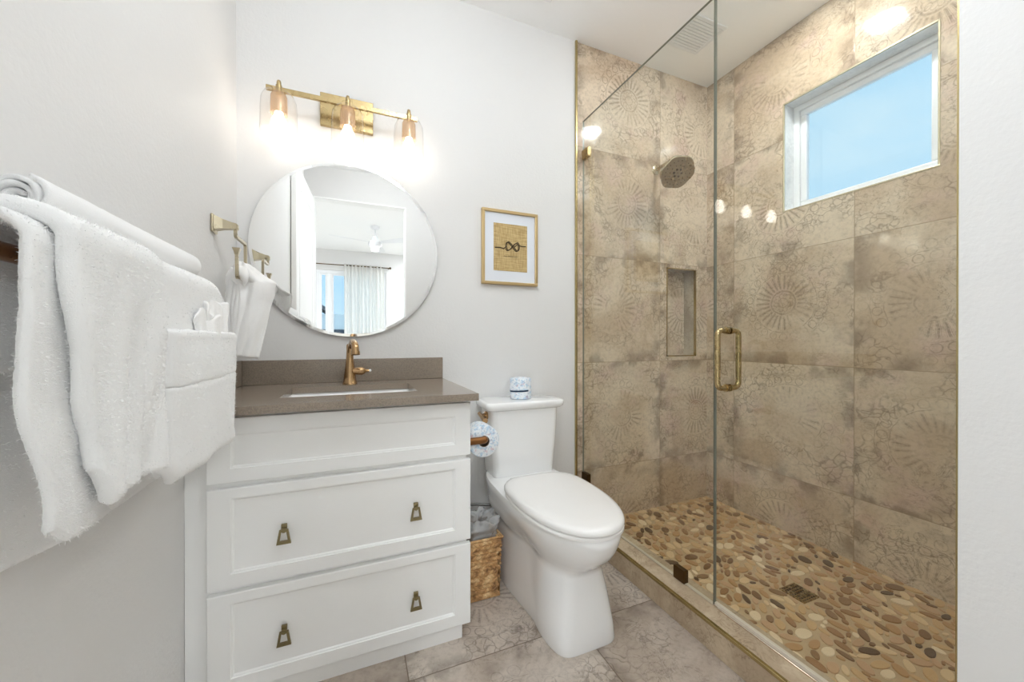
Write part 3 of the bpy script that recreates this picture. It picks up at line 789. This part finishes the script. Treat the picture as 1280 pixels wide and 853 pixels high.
# ------------------------------------------------------------------ toilet
TX = 1.182
to = thing('toilet', 'white two-piece elongated toilet with its lid closed', 'toilet', (TX, -.4, 0))
def oval(z, yf, yb, hw, n=2.3, nb=3.5, N=56, cx=TX, split=.42):
    """plan outline: widest point at split from the back; elliptical front, boxier back"""
    ym = yb + (yf - yb) * split; out = []
    for k in range(N):
        t = 2 * PI * k / N; c, s = math.cos(t), math.sin(t)
        e = n if s < 0 else nb
        x = hw * math.copysign(abs(c) ** (2 / e), c); y = (ym - yf if s < 0 else yb - ym) * math.copysign(abs(s) ** (2 / e), s)
        out.append((cx + x, ym + y, z))
    return out
bm = B()
sl = [(0, -.754, -.05, .131, 6.5, 5), (.008, -.756, -.05, .133, 6.5, 5), (.06, -.750, -.05, .132, 6.0, 5), (.16, -.736, -.05, .128, 4.4, 5), (.235, -.725, -.05, .122, 3.6, 5), (.252, -.726, -.05, .123, 3.3, 5),
      (.270, -.745, -.05, .134, 2.8, 5), (.295, -.775, -.05, .149, 2.5, 5), (.325, -.806, -.05, .160, 2.4, 4.5), (.355, -.826, -.05, .172, 2.3, 4), (.385, -.838, -.04, .180, 2.25, 4), (.405, -.842, -.035, .182, 2.25, 4), (.415, -.838, -.035, .179, 2.25, 4)]
rings(bm, [oval(z, a, b, c, n1, n2) for z, a, b, c, n1, n2 in sl])
# side skirt relief: the trapway channel between the pedestal and the rear skirt
for v in bm.verts:
    if v.co.z < .36 and v.co.y > -.70:
        s_ = abs(v.co.x - TX)
        if s_ > .04:
            k = math.exp(-((v.co.y + .50) / .07) ** 2) * min(1, (.36 - v.co.z) / .10)
            v.co.x = TX + (v.co.x - TX) * (1 - .13 * k)
            k2 = max(0, min(1, (v.co.y + .45) / .12)) * min(1, (.36 - v.co.z) / .08)
            v.co.x = TX + (v.co.x - TX) * (1 + .12 * k2)
obj('bowl', bm, PORC, to, 60)
bm = B(); rings(bm, [oval(z, a, -.30, w_, 2.25, 3.2, split=.38) for z, a, w_ in ((.4165, -.834, .176), (.418, -.842, .181), (.427, -.842, .181), (.430, -.838, .178))]); obj('seat', bm, SEATP, to, 50)
bm = B(); rings(bm, [oval(z, a, b, w_, 2.25, 3.4, split=.38) for z, a, b, w_ in ((.4325, -.836, -.295, .176), (.4345, -.843, -.292, .181), (.445, -.843, -.292, .181), (.453, -.836, -.296, .176), (.457, -.815, -.305, .163), (.459, -.76, -.33, .125), (.4595, -.62, -.42, .05))])
obj('lid', bm, SEATP, to, 60)
for sx in (-.075, .075):
    bm = B(); box(bm, TX + sx - .03, TX + sx + .03, -.312, -.272, .4155, .445, .008, 3); obj('hinge', bm, SEATP, to, 60)
# tank
def rrect(z, x0, x1, y0, y1, r, n=6): return [(a, b, z) for a, b, _ in rr(x0, x1, y0, y1, z, r, n)]
TC = 1.195
bm = B(); rings(bm, [rrect(z, TC - a, TC + b, -c, -.022, r) for z, a, b, c, r in ((.402, .148, .148, .182, .03), (.408, .154, .154, .188, .03), (.42, .157, .157, .190, .03), (.60, .170, .170, .198, .03), (.728, .175, .175, .202, .03))])
obj('tank', bm, PORC, to, 50)
bm = B(); rings(bm, [rrect(z, TC - a, TC + a, -b, -.016, r) for z, a, b, r in ((.7285, .178, .205, .028), (.731, .190, .210, .03), (.737, .199, .217, .03), (.750, .203, .221, .032), (.762, .202, .220, .032), (.766, .197, .216, .03), (.768, .185, .206, .03))])
obj('tank_lid', bm, PORC, to, 50)
bm = B(); box(bm, TC - .13, TC + .13, -.20, -.05, .405 - .008, .412, .006); obj('gasket', bm, simple('rubber_gasket', (80, 80, 78), .6), to)
bm = B(); cyl(bm, (TC - .172, -.125, .700), (TC - .184, -.125, .700), .019, n=20); cyl(bm, (TC - .182, -.125, .700), (TC - .205, -.125, .700), .010, n=16); tube(bm, [(TC - .204, -.10, .706), (TC - .206, -.135, .701), (TC - .208, -.20, .690)], [.010, .0095, .0125], 14); lv = obj('flush_lever', bm, FAUC, to, 50)
# supply hose and stop valve
sv = thing('supply_line', 'grey braided water supply line beside the toilet above the basket', 'hose', (1.0, 0, .2))
bm = B(); tube(bm, arc_pts([(.905, -.03, .21), (.905, -.085, .275), (.97, -.12, .282), (1.04, -.14, .275), (1.085, -.13, .32), (1.09, -.11, .402)], .04, 6), .0062, 10); obj('hose', bm, simple('braided_steel', (150, 150, 148), .35, .7, .8, 900), sv, 60)
bm = B(); cyl(bm, (.905, -.001, .20), (.905, -.05, .20), .011, n=14); lathe(bm, [(0, -.002), (.028, -.004), (.03, -.001), (0, -.0005)], .905, 0, .20, 22, axis='y'); cyl(bm, (.905, -.03, .19), (.905, -.03, .225), .012, n=14); obj('valve', bm, simple('chrome', (210, 210, 212), .12, 1.), sv, 40)

# paper rolls
def wrap_mat(name):
    g = G(name); p = g.objc()
    a = g.smooth(g.noise(p, 70, 3, .6), .50, .60); b = g.smooth(g.noise(p, 110, 2, .5, .5), .56, .64)
    c = g.mix(a * .55, s2l((236, 241, 247)), s2l((150, 196, 228))); c = g.mix(b * .38, c, s2l((84, 124, 168)))
    c = g.mix(g.smooth(g.noise(p, 52, 2), .62, .68) * .35, c, s2l((214, 150, 160)))
    return g.pbr(c, .6)
WRAP = wrap_mat('blue_floral_wrap')
pr_ = thing('toilet_roll', 'paper roll in blue floral wrap with a dark band on the toilet tank', 'toilet paper', (1.20, -.115, .768))
bm = B(); lathe(bm, [(0, 0), (.045, 0), (.0525, .004), (.0535, .05), (.0525, .098), (.047, .103), (.02, .101), (.0, .097)], 1.20, -.115, .7685, 40); obj('wrapped_roll', bm, WRAP, pr_, 50)
bm = B(); rows = []
for z in (.806, .8135):
    rows.append([(1.20 + .0545 * math.cos(math.radians(a)), -.115 + .0545 * math.sin(math.radians(a)), z + (a - 225) * .00004) for a in range(176, 292, 5)])
rings(bm, rows, close=False, caps=False); bmesh.ops.solidify(bm, geom=bm.faces[:], thickness=.0008); obj('band', bm, simple('navy_band', (34, 66, 104), .5), pr_, 60, 'dark blue band')
# holder on the vanity side
RX, RY, RZ = .888, -.445, .686
hd = thing('paper_holder', 'bronze pivoting paper holder on the right side of the vanity', 'paper holder', (.806, -.46, RZ))
bm = B(); box(bm, .8065, .816, RY - .075, RY - .035, RZ - .022, RZ + .022, .003); obj('mount', bm, BRONZE, hd)
bm = B(); tube(bm, arc_pts([(.812, RY - .052, RZ), (RX, RY - .052, RZ), (RX, RY + .06, RZ)], .014, 6), .0135, 16); cyl(bm, (RX, RY + .055, RZ), (RX, RY + .062, RZ), .0135, n=18); obj('arm', bm, BRONZE, hd, 50)
bm = B()
R0, R1 = .021, .060
lathe(bm, [(R0, -.038), (R1 - .003, -.038), (R1, -.035), (R1, .047), (R1 - .003, .05), (R0, .05)], RX, RY, RZ - .009, 48, axis='y')
rl = tag(obj('toilet_roll', bm, WRAP, None, 50), 'blue patterned paper roll hanging on the bronze holder beside the vanity', 'toilet paper')
bm = B(); lathe(bm, [(R0 - .0015, -.038), (R0, -.038), (R0, .05), (R0 - .0015, .05), (R0 - .0015, -.038)], RX, RY, RZ - .009, 28, axis='y'); obj('core', bm, simple('cardboard', (120, 104, 88), .8), rl, 50)

# ------------------------------------------------------------------ waste basket
wb = thing('waste_basket', 'woven seagrass waste basket with a clear bag between vanity and toilet', 'basket', (.925, -.285, 0))
g = G('seagrass'); p = g.objc()
n1 = g.noise(p, 34, 3); n2 = g.noise(p, 300, 3, .6, .5)
c = g.ramp(n1, [(.30, s2l((136, 98, 62))), (.5, s2l((206, 160, 106))), (.68, s2l((240, 208, 158)))]); c = g.mix(g.smooth(n2, .45, .7) * .5, c, s2l((120, 82, 48)))
SEA = g.pbr(c, .7, 0, g.bump(n2, .5, .001))
bx0, bx1, by0, by1, bh = .830, 1.004, -.385, -.185, .252
bm = B()
box(bm, bx0 + .010, bx1 - .012, by0 + .010, by1 - .010, .004, .012, mi=0)
for (a, b, c_, d_) in ((bx0 + .012, bx1 - .012, by0 + .012, by0 + .018), (bx0 + .012, bx1 - .012, by1 - .018, by1 - .012), (bx0 + .012, bx0 + .018, by0 + .012, by1 - .012), (bx1 - .020, bx1 - .014, by0 + .012, by1 - .012)):
    box(bm, a, b, c_, d_, .01, bh - .01)
def puff(bm, c, d, up, out, L, Wd, Tk):
    """one twisted strand: a leaf-shaped lump lying along d"""
    rows = []
    for i in range(7):
        t = i / 6; w = math.sin(PI * (.08 + .84 * t)) ** .7
        ctr = c + d * (t - .5) * L
        rows.append([ctr + up * math.cos(a) * Wd * w + out * math.sin(a) * Tk * w for a in [2 * PI * k / 8 for k in range(8)]])
    rings(bm, rows)
nr = 13
for r_ in range(nr):
    z = .010 + (bh - .018) * (r_ + .5) / nr
    tap = .010 * (1 - z / bh)
    A0, A1, B0, B1 = bx0 + tap + .006, bx1 - tap - .006, by0 + tap + .006, by1 - tap - .006
    for (pa, pb, out) in (((A0, B0), (A1, B0), Vector((0, -1, 0))), ((A1, B0), (A1, B1), Vector((1, 0, 0))), ((A1, B1), (A0, B1), Vector((0, 1, 0))), ((A0, B1), (A0, B0), Vector((-1, 0, 0)))):
        pa_, pb_ = Vector((*pa, z)), Vector((*pb, z)); d = (pb_ - pa_).normalized(); L = (pb_ - pa_).length; n = 8
        for k in range(n if r_ % 2 == 0 else n - 1):
            t = (k + .5 + (.5 if r_ % 2 else 0)) / n
            t = .5 + (t - .5) * .93
            tilt = .5 if r_ % 2 else -.5
            tilt += random.uniform(-.12, .12)
            dd = (d * math.cos(tilt) + Vector((0, 0, 1)) * math.sin(tilt)).normalized(); up = out.cross(dd).normalized()
            puff(bm, pa_ + d * L * t + out * random.uniform(-.001, .0015), dd, up, out, .035, .0084 * random.uniform(.9, 1.1), .0098)
for pts in ([(bx0 + .004, by0 + .004), (bx1 - .004, by0 + .004), (bx1 - .004, by1 - .004), (bx0 + .004, by1 - .004), (bx0 + .004, by0 + .004)],):
    tube(bm, [(x, y, bh - .004) for x, y in pts], .006, 8)
obj('weave', bm, SEA, wb, 60)
g = G('clear_plastic_bag'); p = g.objc()
di = g.n('ShaderNodeBsdfPrincipled'); di.inputs['Base Color'].default_value = s2l((236, 238, 240)); di.inputs['Roughness'].default_value = .16; di.inputs['Specular IOR Level'].default_value = .8
g.link(g.bump(g.noise(p, 45, 4, .6, 1.), .8, .004), di.inputs['Normal'])
tr = g.n('ShaderNodeBsdfTransparent'); tr.inputs[0].default_value = (.93, .94, .95, 1); mx = g.n('ShaderNodeMixShader'); mx.inputs[0].default_value = .36
g.t.links.new(tr.outputs[0], mx.inputs[1]); g.t.links.new(di.outputs[0], mx.inputs[2]); g.t.links.new(mx.outputs[0], g.out.inputs[0]); BAG = g.m
bm = B(); cxb, cyb = (bx0 + bx1) / 2, (by0 + by1) / 2
def bag(u, v):
    t = 2 * PI * v
    prof = [(.2, .06), (.70, .08), (.80, .16), (.84, .24), (.92, .268), (.88, .292), (.70, .312), (.50, .300), (.42, .25)]
    f = u * (len(prof) - 1); i = min(int(f), len(prof) - 2); q = f - i
    r = prof[i][0] * (1 - q) + prof[i + 1][0] * q; z = prof[i][1] * (1 - q) + prof[i + 1][1] * q
    c, s = math.cos(t), math.sin(t); x = math.copysign(abs(c) ** .5, c) * .083 * r; y = math.copysign(abs(s) ** .5, s) * .092 * r
    n = noise.noise(Vector((x * 34, y * 34, z * 26))) * .030 + noise.noise(Vector((x * 80, y * 80, z * 70))) * .016
    k = min(1, u * 2.2)
    return (cxb + x + n * c * k, cyb + y + n * s * k, z + n * .8 * k)
grid(bm, bag, 34, 72); bmesh.ops.remove_doubles(bm, verts=bm.verts, dist=1e-5)
obj('bag_liner', bm, BAG, wb, 180, 'crumpled clear plastic bag liner')

# ------------------------------------------------------------------ towels on the bar
tb = thing('towel_bar', 'bronze towel bar on the left wall behind the hanging towels', 'towel bar', (0, -1.0, 1.158))
BXc, BZ = .080, 1.156
bm = B(); cyl(bm, (BXc, -1.46, BZ), (BXc, -.62, BZ), .0105, n=20); obj('bar', bm, BRONZE, tb, 40)
for y in (-1.44, -.64):
    bm = B(); box(bm, .0005, .012, y - .024, y + .024, BZ - .024, BZ + .024, .003); cyl(bm, (.01, y, BZ), (BXc, y, BZ), .011, n=18); bmesh.ops.create_uvsphere(bm, u_segments=16, v_segments=12, radius=.016, matrix=Matrix.Translation((BXc, y, BZ))); obj('post', bm, BRONZE, tb, 50)

def jit(p, a=.0011):
    n = noise.noise_vector(Vector(p) * 330) * a * .9 + noise.noise_vector(Vector(p) * 22) * a * 1.3
    return Vector(p) + n
def fold_path(xb, xf, zt, zb_back, zb_front, r, n=10):
    """cross-section of something hung over the bar, from the back hem to the front hem"""
    xm = (xb + xf) / 2; hw = (xf - xb) / 2; out = []
    for k in range(24): out.append((xb, zb_back + (zt - r - zb_back) * k / 24))
    for k in range(n + 1):
        a = PI - PI * k / n; out.append((xm + hw * math.cos(a), zt - r + r * math.sin(a)))
    for k in range(1, 41): out.append((xf, zt - r - (zt - r - zb_front) * k / 40))
    return out
def sheet_solid(bm, fn, nu, nv, th):
    """closed solid of a sheet: front + back + rounded rim"""
    P = [[Vector(fn(i / nu, j / nv)) for j in range(nv + 1)] for i in range(nu + 1)]
    N = [[None] * (nv + 1) for _ in range(nu + 1)]
    for i in range(nu + 1):
        for j in range(nv + 1):
            a = P[min(i + 1, nu)][j] - P[max(i - 1, 0)][j]; b = P[i][min(j + 1, nv)] - P[i][max(j - 1, 0)]
            N[i][j] = a.cross(b).normalized()
    def edge(i, j):
        d = min(i, nu - i) * (P[1][0] - P[0][0]).length if False else None
        di = min(i, nu - i); dj = min(j, nv - j)
        si = (P[nu // 2][nv // 2] - P[nu // 2 + 1][nv // 2]).length; sj = (P[nu // 2][nv // 2] - P[nu // 2][nv // 2 + 1]).length
        e = min(di * si, dj * sj) / (th * .5)
        return math.sqrt(max(0, 1 - (1 - min(1, e)) ** 2))
    F, K = [], []
    for i in range(nu + 1):
        f, k_ = [], []
        for j in range(nv + 1):
            t = th / 2 * (.12 + .88 * edge(i, j)); f.append(bm.verts.new(jit(P[i][j] + N[i][j] * t))); k_.append(bm.verts.new(jit(P[i][j] - N[i][j] * t)))
        F.append(f); K.append(k_)
    for i in range(nu):
        for j in range(nv):
            bm.faces.new((F[i][j], F[i + 1][j], F[i + 1][j + 1], F[i][j + 1])); bm.faces.new((K[i][j], K[i][j + 1], K[i + 1][j + 1], K[i + 1][j]))
    for i in range(nu):
        for j in (0, nv): bm.faces.new((F[i][j], F[i + 1][j], K[i + 1][j], K[i][j]))
    for j in range(nv):
        for i in (0, nu): bm.faces.new((F[i][j], F[i][j + 1], K[i][j + 1], K[i][j]))
def lerp(a, b, t): return a + (b - a) * t
def sm(a, b, x):
    t = max(0, min(1, (x - a) / (b - a))); return t * t * (3 - 2 * t)

# 1. wide under towel: back drop against the wall, short front
def hang(path, y0, y1, extra):
    n = len(path) - 1
    cum = [0]
    for k in range(n): cum.append(cum[-1] + math.dist(path[k], path[k + 1]))
    def f(u, v):
        s = u * cum[-1]; k = 0
        lo_, hi_ = 0, n - 1
        while lo_ < hi_:
            m_ = (lo_ + hi_ + 1) // 2
            if cum[m_] <= s: lo_ = m_
            else: hi_ = m_ - 1
        k = lo_
        q = (s - cum[k]) / max(1e-9, cum[k + 1] - cum[k]); x = lerp(path[k][0], path[k + 1][0], q); z = lerp(path[k][1], path[k + 1][1], q)
        return extra(x, lerp(y0, y1, v), z, u, v, s, cum[-1])
    return f
bt = thing('bath_towel', 'large white terry bath towel folded over the bar nearest the camera', 'towel', (.08, -1.2, 1.17))
p1 = fold_path(.022, .100, 1.180, .775, 1.02, .022)
def ex1(x, y, z, u, v, s, L):
    b = sm(1.15, 1.04, z) if x < .05 else 0
    return (x + .005 * math.sin(y * 26 + z * 5) * b, y + .008 * math.sin(z * 14) * b - (1 - v) * .22 * b + v * .05 * b, z - (v - .5) * .05 * b)
bm = B(); sheet_solid(bm, hang(p1, -1.185, -1.07, ex1), 130, 70, .011); obj('under_layer', bm, TW, bt, 180)
def ex2(x, y, z, u, v, s, L):
    f = sm(1.17, 1.02, z) if x > .1 else 0
    e0 = 1 - sm(0, .16, v)
    y2 = y + (lerp(0, .045, sm(1.12, .88, z)) * (1 - v) if x > .1 else 0) + .006 * math.sin(z * 17 + 2) * f
    z2 = z + (.050 * e0 * sm(1.0, .86, z) + .016 * math.sin(v * 3.1) * 0 if x > .1 else 0)
    x2 = x + (.005 * math.sin((y + 1.2) * 34 + z * 3) + .004 * math.sin((y - z * .3) * 70)) * f - .010 * math.exp(-((y + 1.12 - (z - 1) * .12) / .010) ** 2) * f * .35
    return (x2, y2, z2)
p2 = fold_path(.050, .143, 1.203, 1.02, .852, .030)
bm = B(); sheet_solid(bm, hang(p2, -1.272, -1.055, ex2), 150, 86, .022); obj('front_layer', bm, TW, bt, 180)
def ex2b(x, y, z, u, v, s, L):
    f = sm(1.17, 1.0, z) if x > .1 else 0
    y2 = y + (.006 * math.sin(z * 9 + 1) * (1 - v) + .026 * sm(1.0, .83, z)) * f
    z2 = z + (.022 * (1 - sm(0, .45, v)) * sm(1.0, .84, z) if x > .1 else 0)
    return (x + .003 * math.sin(z * 30) * f * (1 - v), y2, z2)
p2b = fold_path(.040, .127, 1.192, .88, .824, .028)
bm = B(); sheet_solid(bm, hang(p2b, -1.296, -1.212, ex2b), 150, 44, .012); obj('side_fold', bm, TW, bt, 180)
# 2. hand towel with a folded pocket
ht = thing('hand_towel', 'white hand towel with a folded pocket hanging at the far end of the bar', 'towel', (.08, -.86, 1.17))
p3 = fold_path(.036, .128, 1.200, .755, .822, .028)
def ex3(x, y, z, u, v, s, L):
    f = sm(1.17, 1.05, z) if x > .1 else 0
    e = 1 - sm(0, .10, v)
    z2 = z + ((.03 * e + .02 * (1 - sm(0, .10, 1 - v))) * sm(1.0, .82, z) if x > .1 else 0) - (0 if v < .8 else .03 * sm(.8, 1, v) * sm(1.1, 1.2, z))
    return (x + .005 * math.sin(y * 22 + z * 9) * f, y + .006 * math.sin(z * 22) * (1 - v) * f, z2)
bm = B(); sheet_solid(bm, hang(p3, -1.040, -.672, ex3), 150, 100, .018); obj('towel_body', bm, TW, ht, 180)
def pk(u, v):
    y = lerp(-1.043, -.672, v); z = lerp(1.078, .812, u)
    bulge = .010 * math.sin(PI * v) * sm(1.1, 1.0, z)
    zz = z + .03 * (1 - sm(0, .09, v)) * sm(1.0, .82, z) + .035 * sm(.93, 1, v) * sm(1.0, .82, z)
    hem = -.0022 * math.exp(-((z - .978) / .0035) ** 2) + .0015 * math.exp(-((z - 1.066) / .004) ** 2)
    rnd = -.016 * (1 - math.sqrt(max(0, 1 - (1 - min(1, min(v, 1 - v) / .05)) ** 2)))
    bot = -.016 * (1 - math.sqrt(max(0, 1 - sm(.9, 1, u) ** 2 * .98)))
    return (.150 + bulge + hem + rnd + bot + .003 * math.sin(y * 40 + z * 16) + .006 * math.exp(-((y + .76 + (z - .85) * .6) / .02) ** 2) * sm(.98, .85, z), y, zz)
bm = B(); sheet_solid(bm, pk, 90, 100, .016); obj('pocket', bm, TW, ht, 180)
# 3. washcloth tucked in the pocket: fanned folds
wc = thing('washcloth', 'small white washcloth fanned out of the hand towel pocket', 'washcloth', (.15, -.8, 1.07))
for k, (y0_, y1_, zt, xo) in enumerate(((-.90, -.80, 1.128, .146), (-.85, -.74, 1.150, .143), (-.78, -.685, 1.146, .147), (-.87, -.71, 1.112, .153))):
    bm = B()
    def fl(u, v):
        rd = math.sqrt(max(0, 1 - (2 * v - 1) ** 2))
        y = lerp(y0_, y1_, v); z = lerp(zt - .030 * (1 - rd) + .004 * math.sin(v * 11 + k), 1.03, u)
        return (xo + .009 * math.sin(v * PI * 2.4 + k * 1.7) * (1 - u * .7) + .002 * math.sin(v * 23 + k) - .006 * (1 - u), y + .006 * math.sin(u * 4 + k), z)
    sheet_solid(bm, fl, 40, 40, .006); obj('fold', bm, TW2, wc, 180)
# 4. rolled towel on top
rt = thing('rolled_towel', 'white towel rolled into a tube lying along the top of the towel bar', 'towel', (.05, -.9, 1.22))
bm = B(); prof = []
turns = 3.1; ns = 130
RXc = .052
def spir(t): # t 0..1 -> angle, radius
    a = 2 * PI * turns * t + .6; return a, .005 + .0235 * t
def yshape(vv): return lerp(-1.175, -.632, vv)
nv = 46; Fv = []
for j in range(nv + 1):
    vv = j / nv; y = yshape(vv); cz = lerp(1.238, 1.243, vv) - .004 * math.sin(vv * PI); sc_ = 1 + .10 * math.sin(vv * 3 + .3); row = []
    if vv > .94: sc_ *= math.sqrt(max(.25, 1 - ((vv - .94) / .06) ** 2 * .75))
    for side in (1, -1):
        rng_ = range(ns + 1) if side == 1 else range(ns, -1, -1)
        for i in rng_:
            a, r = spir(i / ns); r = (r + side * .0027) * sc_
            row.append(jit((RXc + r * math.cos(a), y + (.004 * math.sin(a * 1.3) if j == 0 else 0), cz + r * math.sin(a)), .0005))
    Fv.append(row)
rings(bm, Fv, caps=False)
for r_, fl_ in ((Fv[0], 0), (Fv[-1], 1)):
    vs = [bm.verts.new(p) for p in r_]
    n = len(vs)
    for i in range(n // 2 - 1): bm.faces.new((vs[i], vs[i + 1], vs[n - 2 - i], vs[n - 1 - i]))
bmesh.ops.remove_doubles(bm, verts=bm.verts, dist=1e-6)
obj('roll', bm, TW, rt, 180)

# ------------------------------------------------------------------ towel ring with washcloth
tr_ = thing('towel_ring', 'champagne bronze open towel ring on the left wall beside the mirror', 'towel ring', (0, -.283, 1.447))
bm = B(); box(bm, .0005, .008, -.308, -.258, 1.417, 1.477, .003); obj('base_plate', bm, CHAMP, tr_)
bm = B(); rows = []
for x, h, w_ in ((.006, .024, .019), (.03, .016, .013), (.055, .011, .010), (.068, .010, .010), (.072, .007, .007)):
    rows.append([(x, -.283 + a * w_, 1.452 + b * h - x * .12) for a, b in ((-1, -1), (1, -1), (1, 1), (-1, 1))])
rings(bm, rows); obj('arm', bm, CHAMP, tr_)
bm = B(); tube(bm, arc_pts([(.064, -.283, 1.447), (.064, -.283, 1.412), (.066, -.165, 1.412), (.066, -.160, 1.285), (.068, -.283, 1.272), (.068, -.286, 1.366)], .012, 5), .0068, 4, sect=1)
rings(bm, [[(.068 + a * r, -.286 + b * r, z) for a, b in ((-1, -1), (1, -1), (1, 1), (-1, 1))] for z, r in ((1.350, .0055), (1.362, .008), (1.370, .011), (1.372, .011))])
obj('ring', bm, CHAMP, tr_, 30)
hw_ = thing('hand_cloth', 'small white cloth knotted over the towel ring beside the mirror', 'washcloth', (.08, -.24, 1.27))
rowsL = [(1.315, .060, .100), (1.287, .058, .135), (1.268, .060, .172), (1.228, .064, .168), (1.186, .066, .156), (1.13, .060, .146), (1.072, .052, .134), (1.003, .042, .120)]
def lobe(rows_, y0, amp, ph, tilt=0.):
    def f(u, v):
        q = u * (len(rows_) - 1); i = min(int(q), len(rows_) - 2); t = q - i; t2 = t
        z = lerp(rows_[i][0], rows_[i + 1][0], t2); a = lerp(rows_[i][1], rows_[i + 1][1], t2); b = lerp(rows_[i][2], rows_[i + 1][2], t2)
        return (lerp(a, b, v), y0 + amp * math.sin(v * PI * 2.2 + ph + u * .8) * (1 - .45 * u) + tilt * v + .0028 * math.sin(v * 17 + u * 7 + ph) + .0022 * math.sin(u * 19 + v * 6), z + .012 * v * u * -1 + .004 * math.sin(v * 8 + ph) * (1 - u))
    return f
bm = B(); sheet_solid(bm, lobe(rowsL, -.250, .014, .4, .02), 80, 36, .011); obj('front_fold', bm, TW2, hw_, 180)
rowsB = [(1.318, .030, .072), (1.28, .016, .068), (1.20, .006 + .006, .056), (1.13, .012, .050), (1.055, .014, .042)]
bm = B(); sheet_solid(bm, lobe(rowsB, -.200, .012, 2.0), 70, 26, .012); obj('back_fold', bm, TW2, hw_, 180)
rowsC = [(1.30, .050, .085), (1.20, .036, .082), (1.10, .034, .072), (1.02, .036, .064)]
bm = B(); sheet_solid(bm, lobe(rowsC, -.222, .010, 1.0), 60, 26, .010); obj('middle_fold', bm, TW2, hw_, 180)
def knot_(u, v):
    a = 2 * PI * v; b = PI * (u - .5); r = 1 + .16 * math.sin(3 * a + 2 * b) + .1 * math.sin(5 * a)
    return (.074 + .032 * math.cos(b) * math.cos(a) * r, -.242 + .032 * math.cos(b) * math.sin(a) * r, 1.292 + .036 * math.sin(b) * r)
bm = B(); grid(bm, knot_, 28, 44); bmesh.ops.remove_doubles(bm, verts=bm.verts, dist=1e-5); obj('knot', bm, TW2, hw_, 180)

# loose terry loops standing off the nearest towel folds
def pile(root, srcs, n, ymax):
    rg = random.Random(11); bm = B(); pts = []
    for o in srcs:
        off = root.location
        for f in o.data.polygons:
            c = f.center + off
            if c.y < ymax: pts.append((c, f.normal.copy(), f.area))
    for _ in range(n):
        c, nn, ar = pts[rg.randrange(len(pts))]
        j_ = Vector((rg.uniform(-1, 1), rg.uniform(-1, 1), rg.uniform(-1, 1)))
        d = (nn + j_ * .7).normalized(); L = rg.uniform(.0018, .0042); b = c + j_ * .0012 - nn * .0004
        t = d.cross(Vector((rg.uniform(-1, 1), rg.uniform(-1, 1), rg.uniform(-1, 1)))).normalized() * .00032
        m = b + d * L * .6 + j_ * .0004; e = b + d * L + Vector((0, 0, -.0006))
        v = [bm.verts.new(p) for p in (b - t, b + t, m + t * .8, m - t * .8, e)]
        bm.faces.new((v[0], v[1], v[2], v[3])); bm.faces.new((v[3], v[2], v[4]))
    o = obj('terry_pile', bm, TWP, root, recalc=False); o['kind'] = 'stuff'
TWP = simple('terry_loop', (240, 240, 240), .95)
pile(bt, [o for o in bt.children if o.name.split('.')[0] in ('front_layer', 'side_fold', 'under_layer')], 60000, -1.0)
pile(ht, [o for o in ht.children if o.name.split('.')[0] in ('towel_body', 'pocket')], 26000, 0)
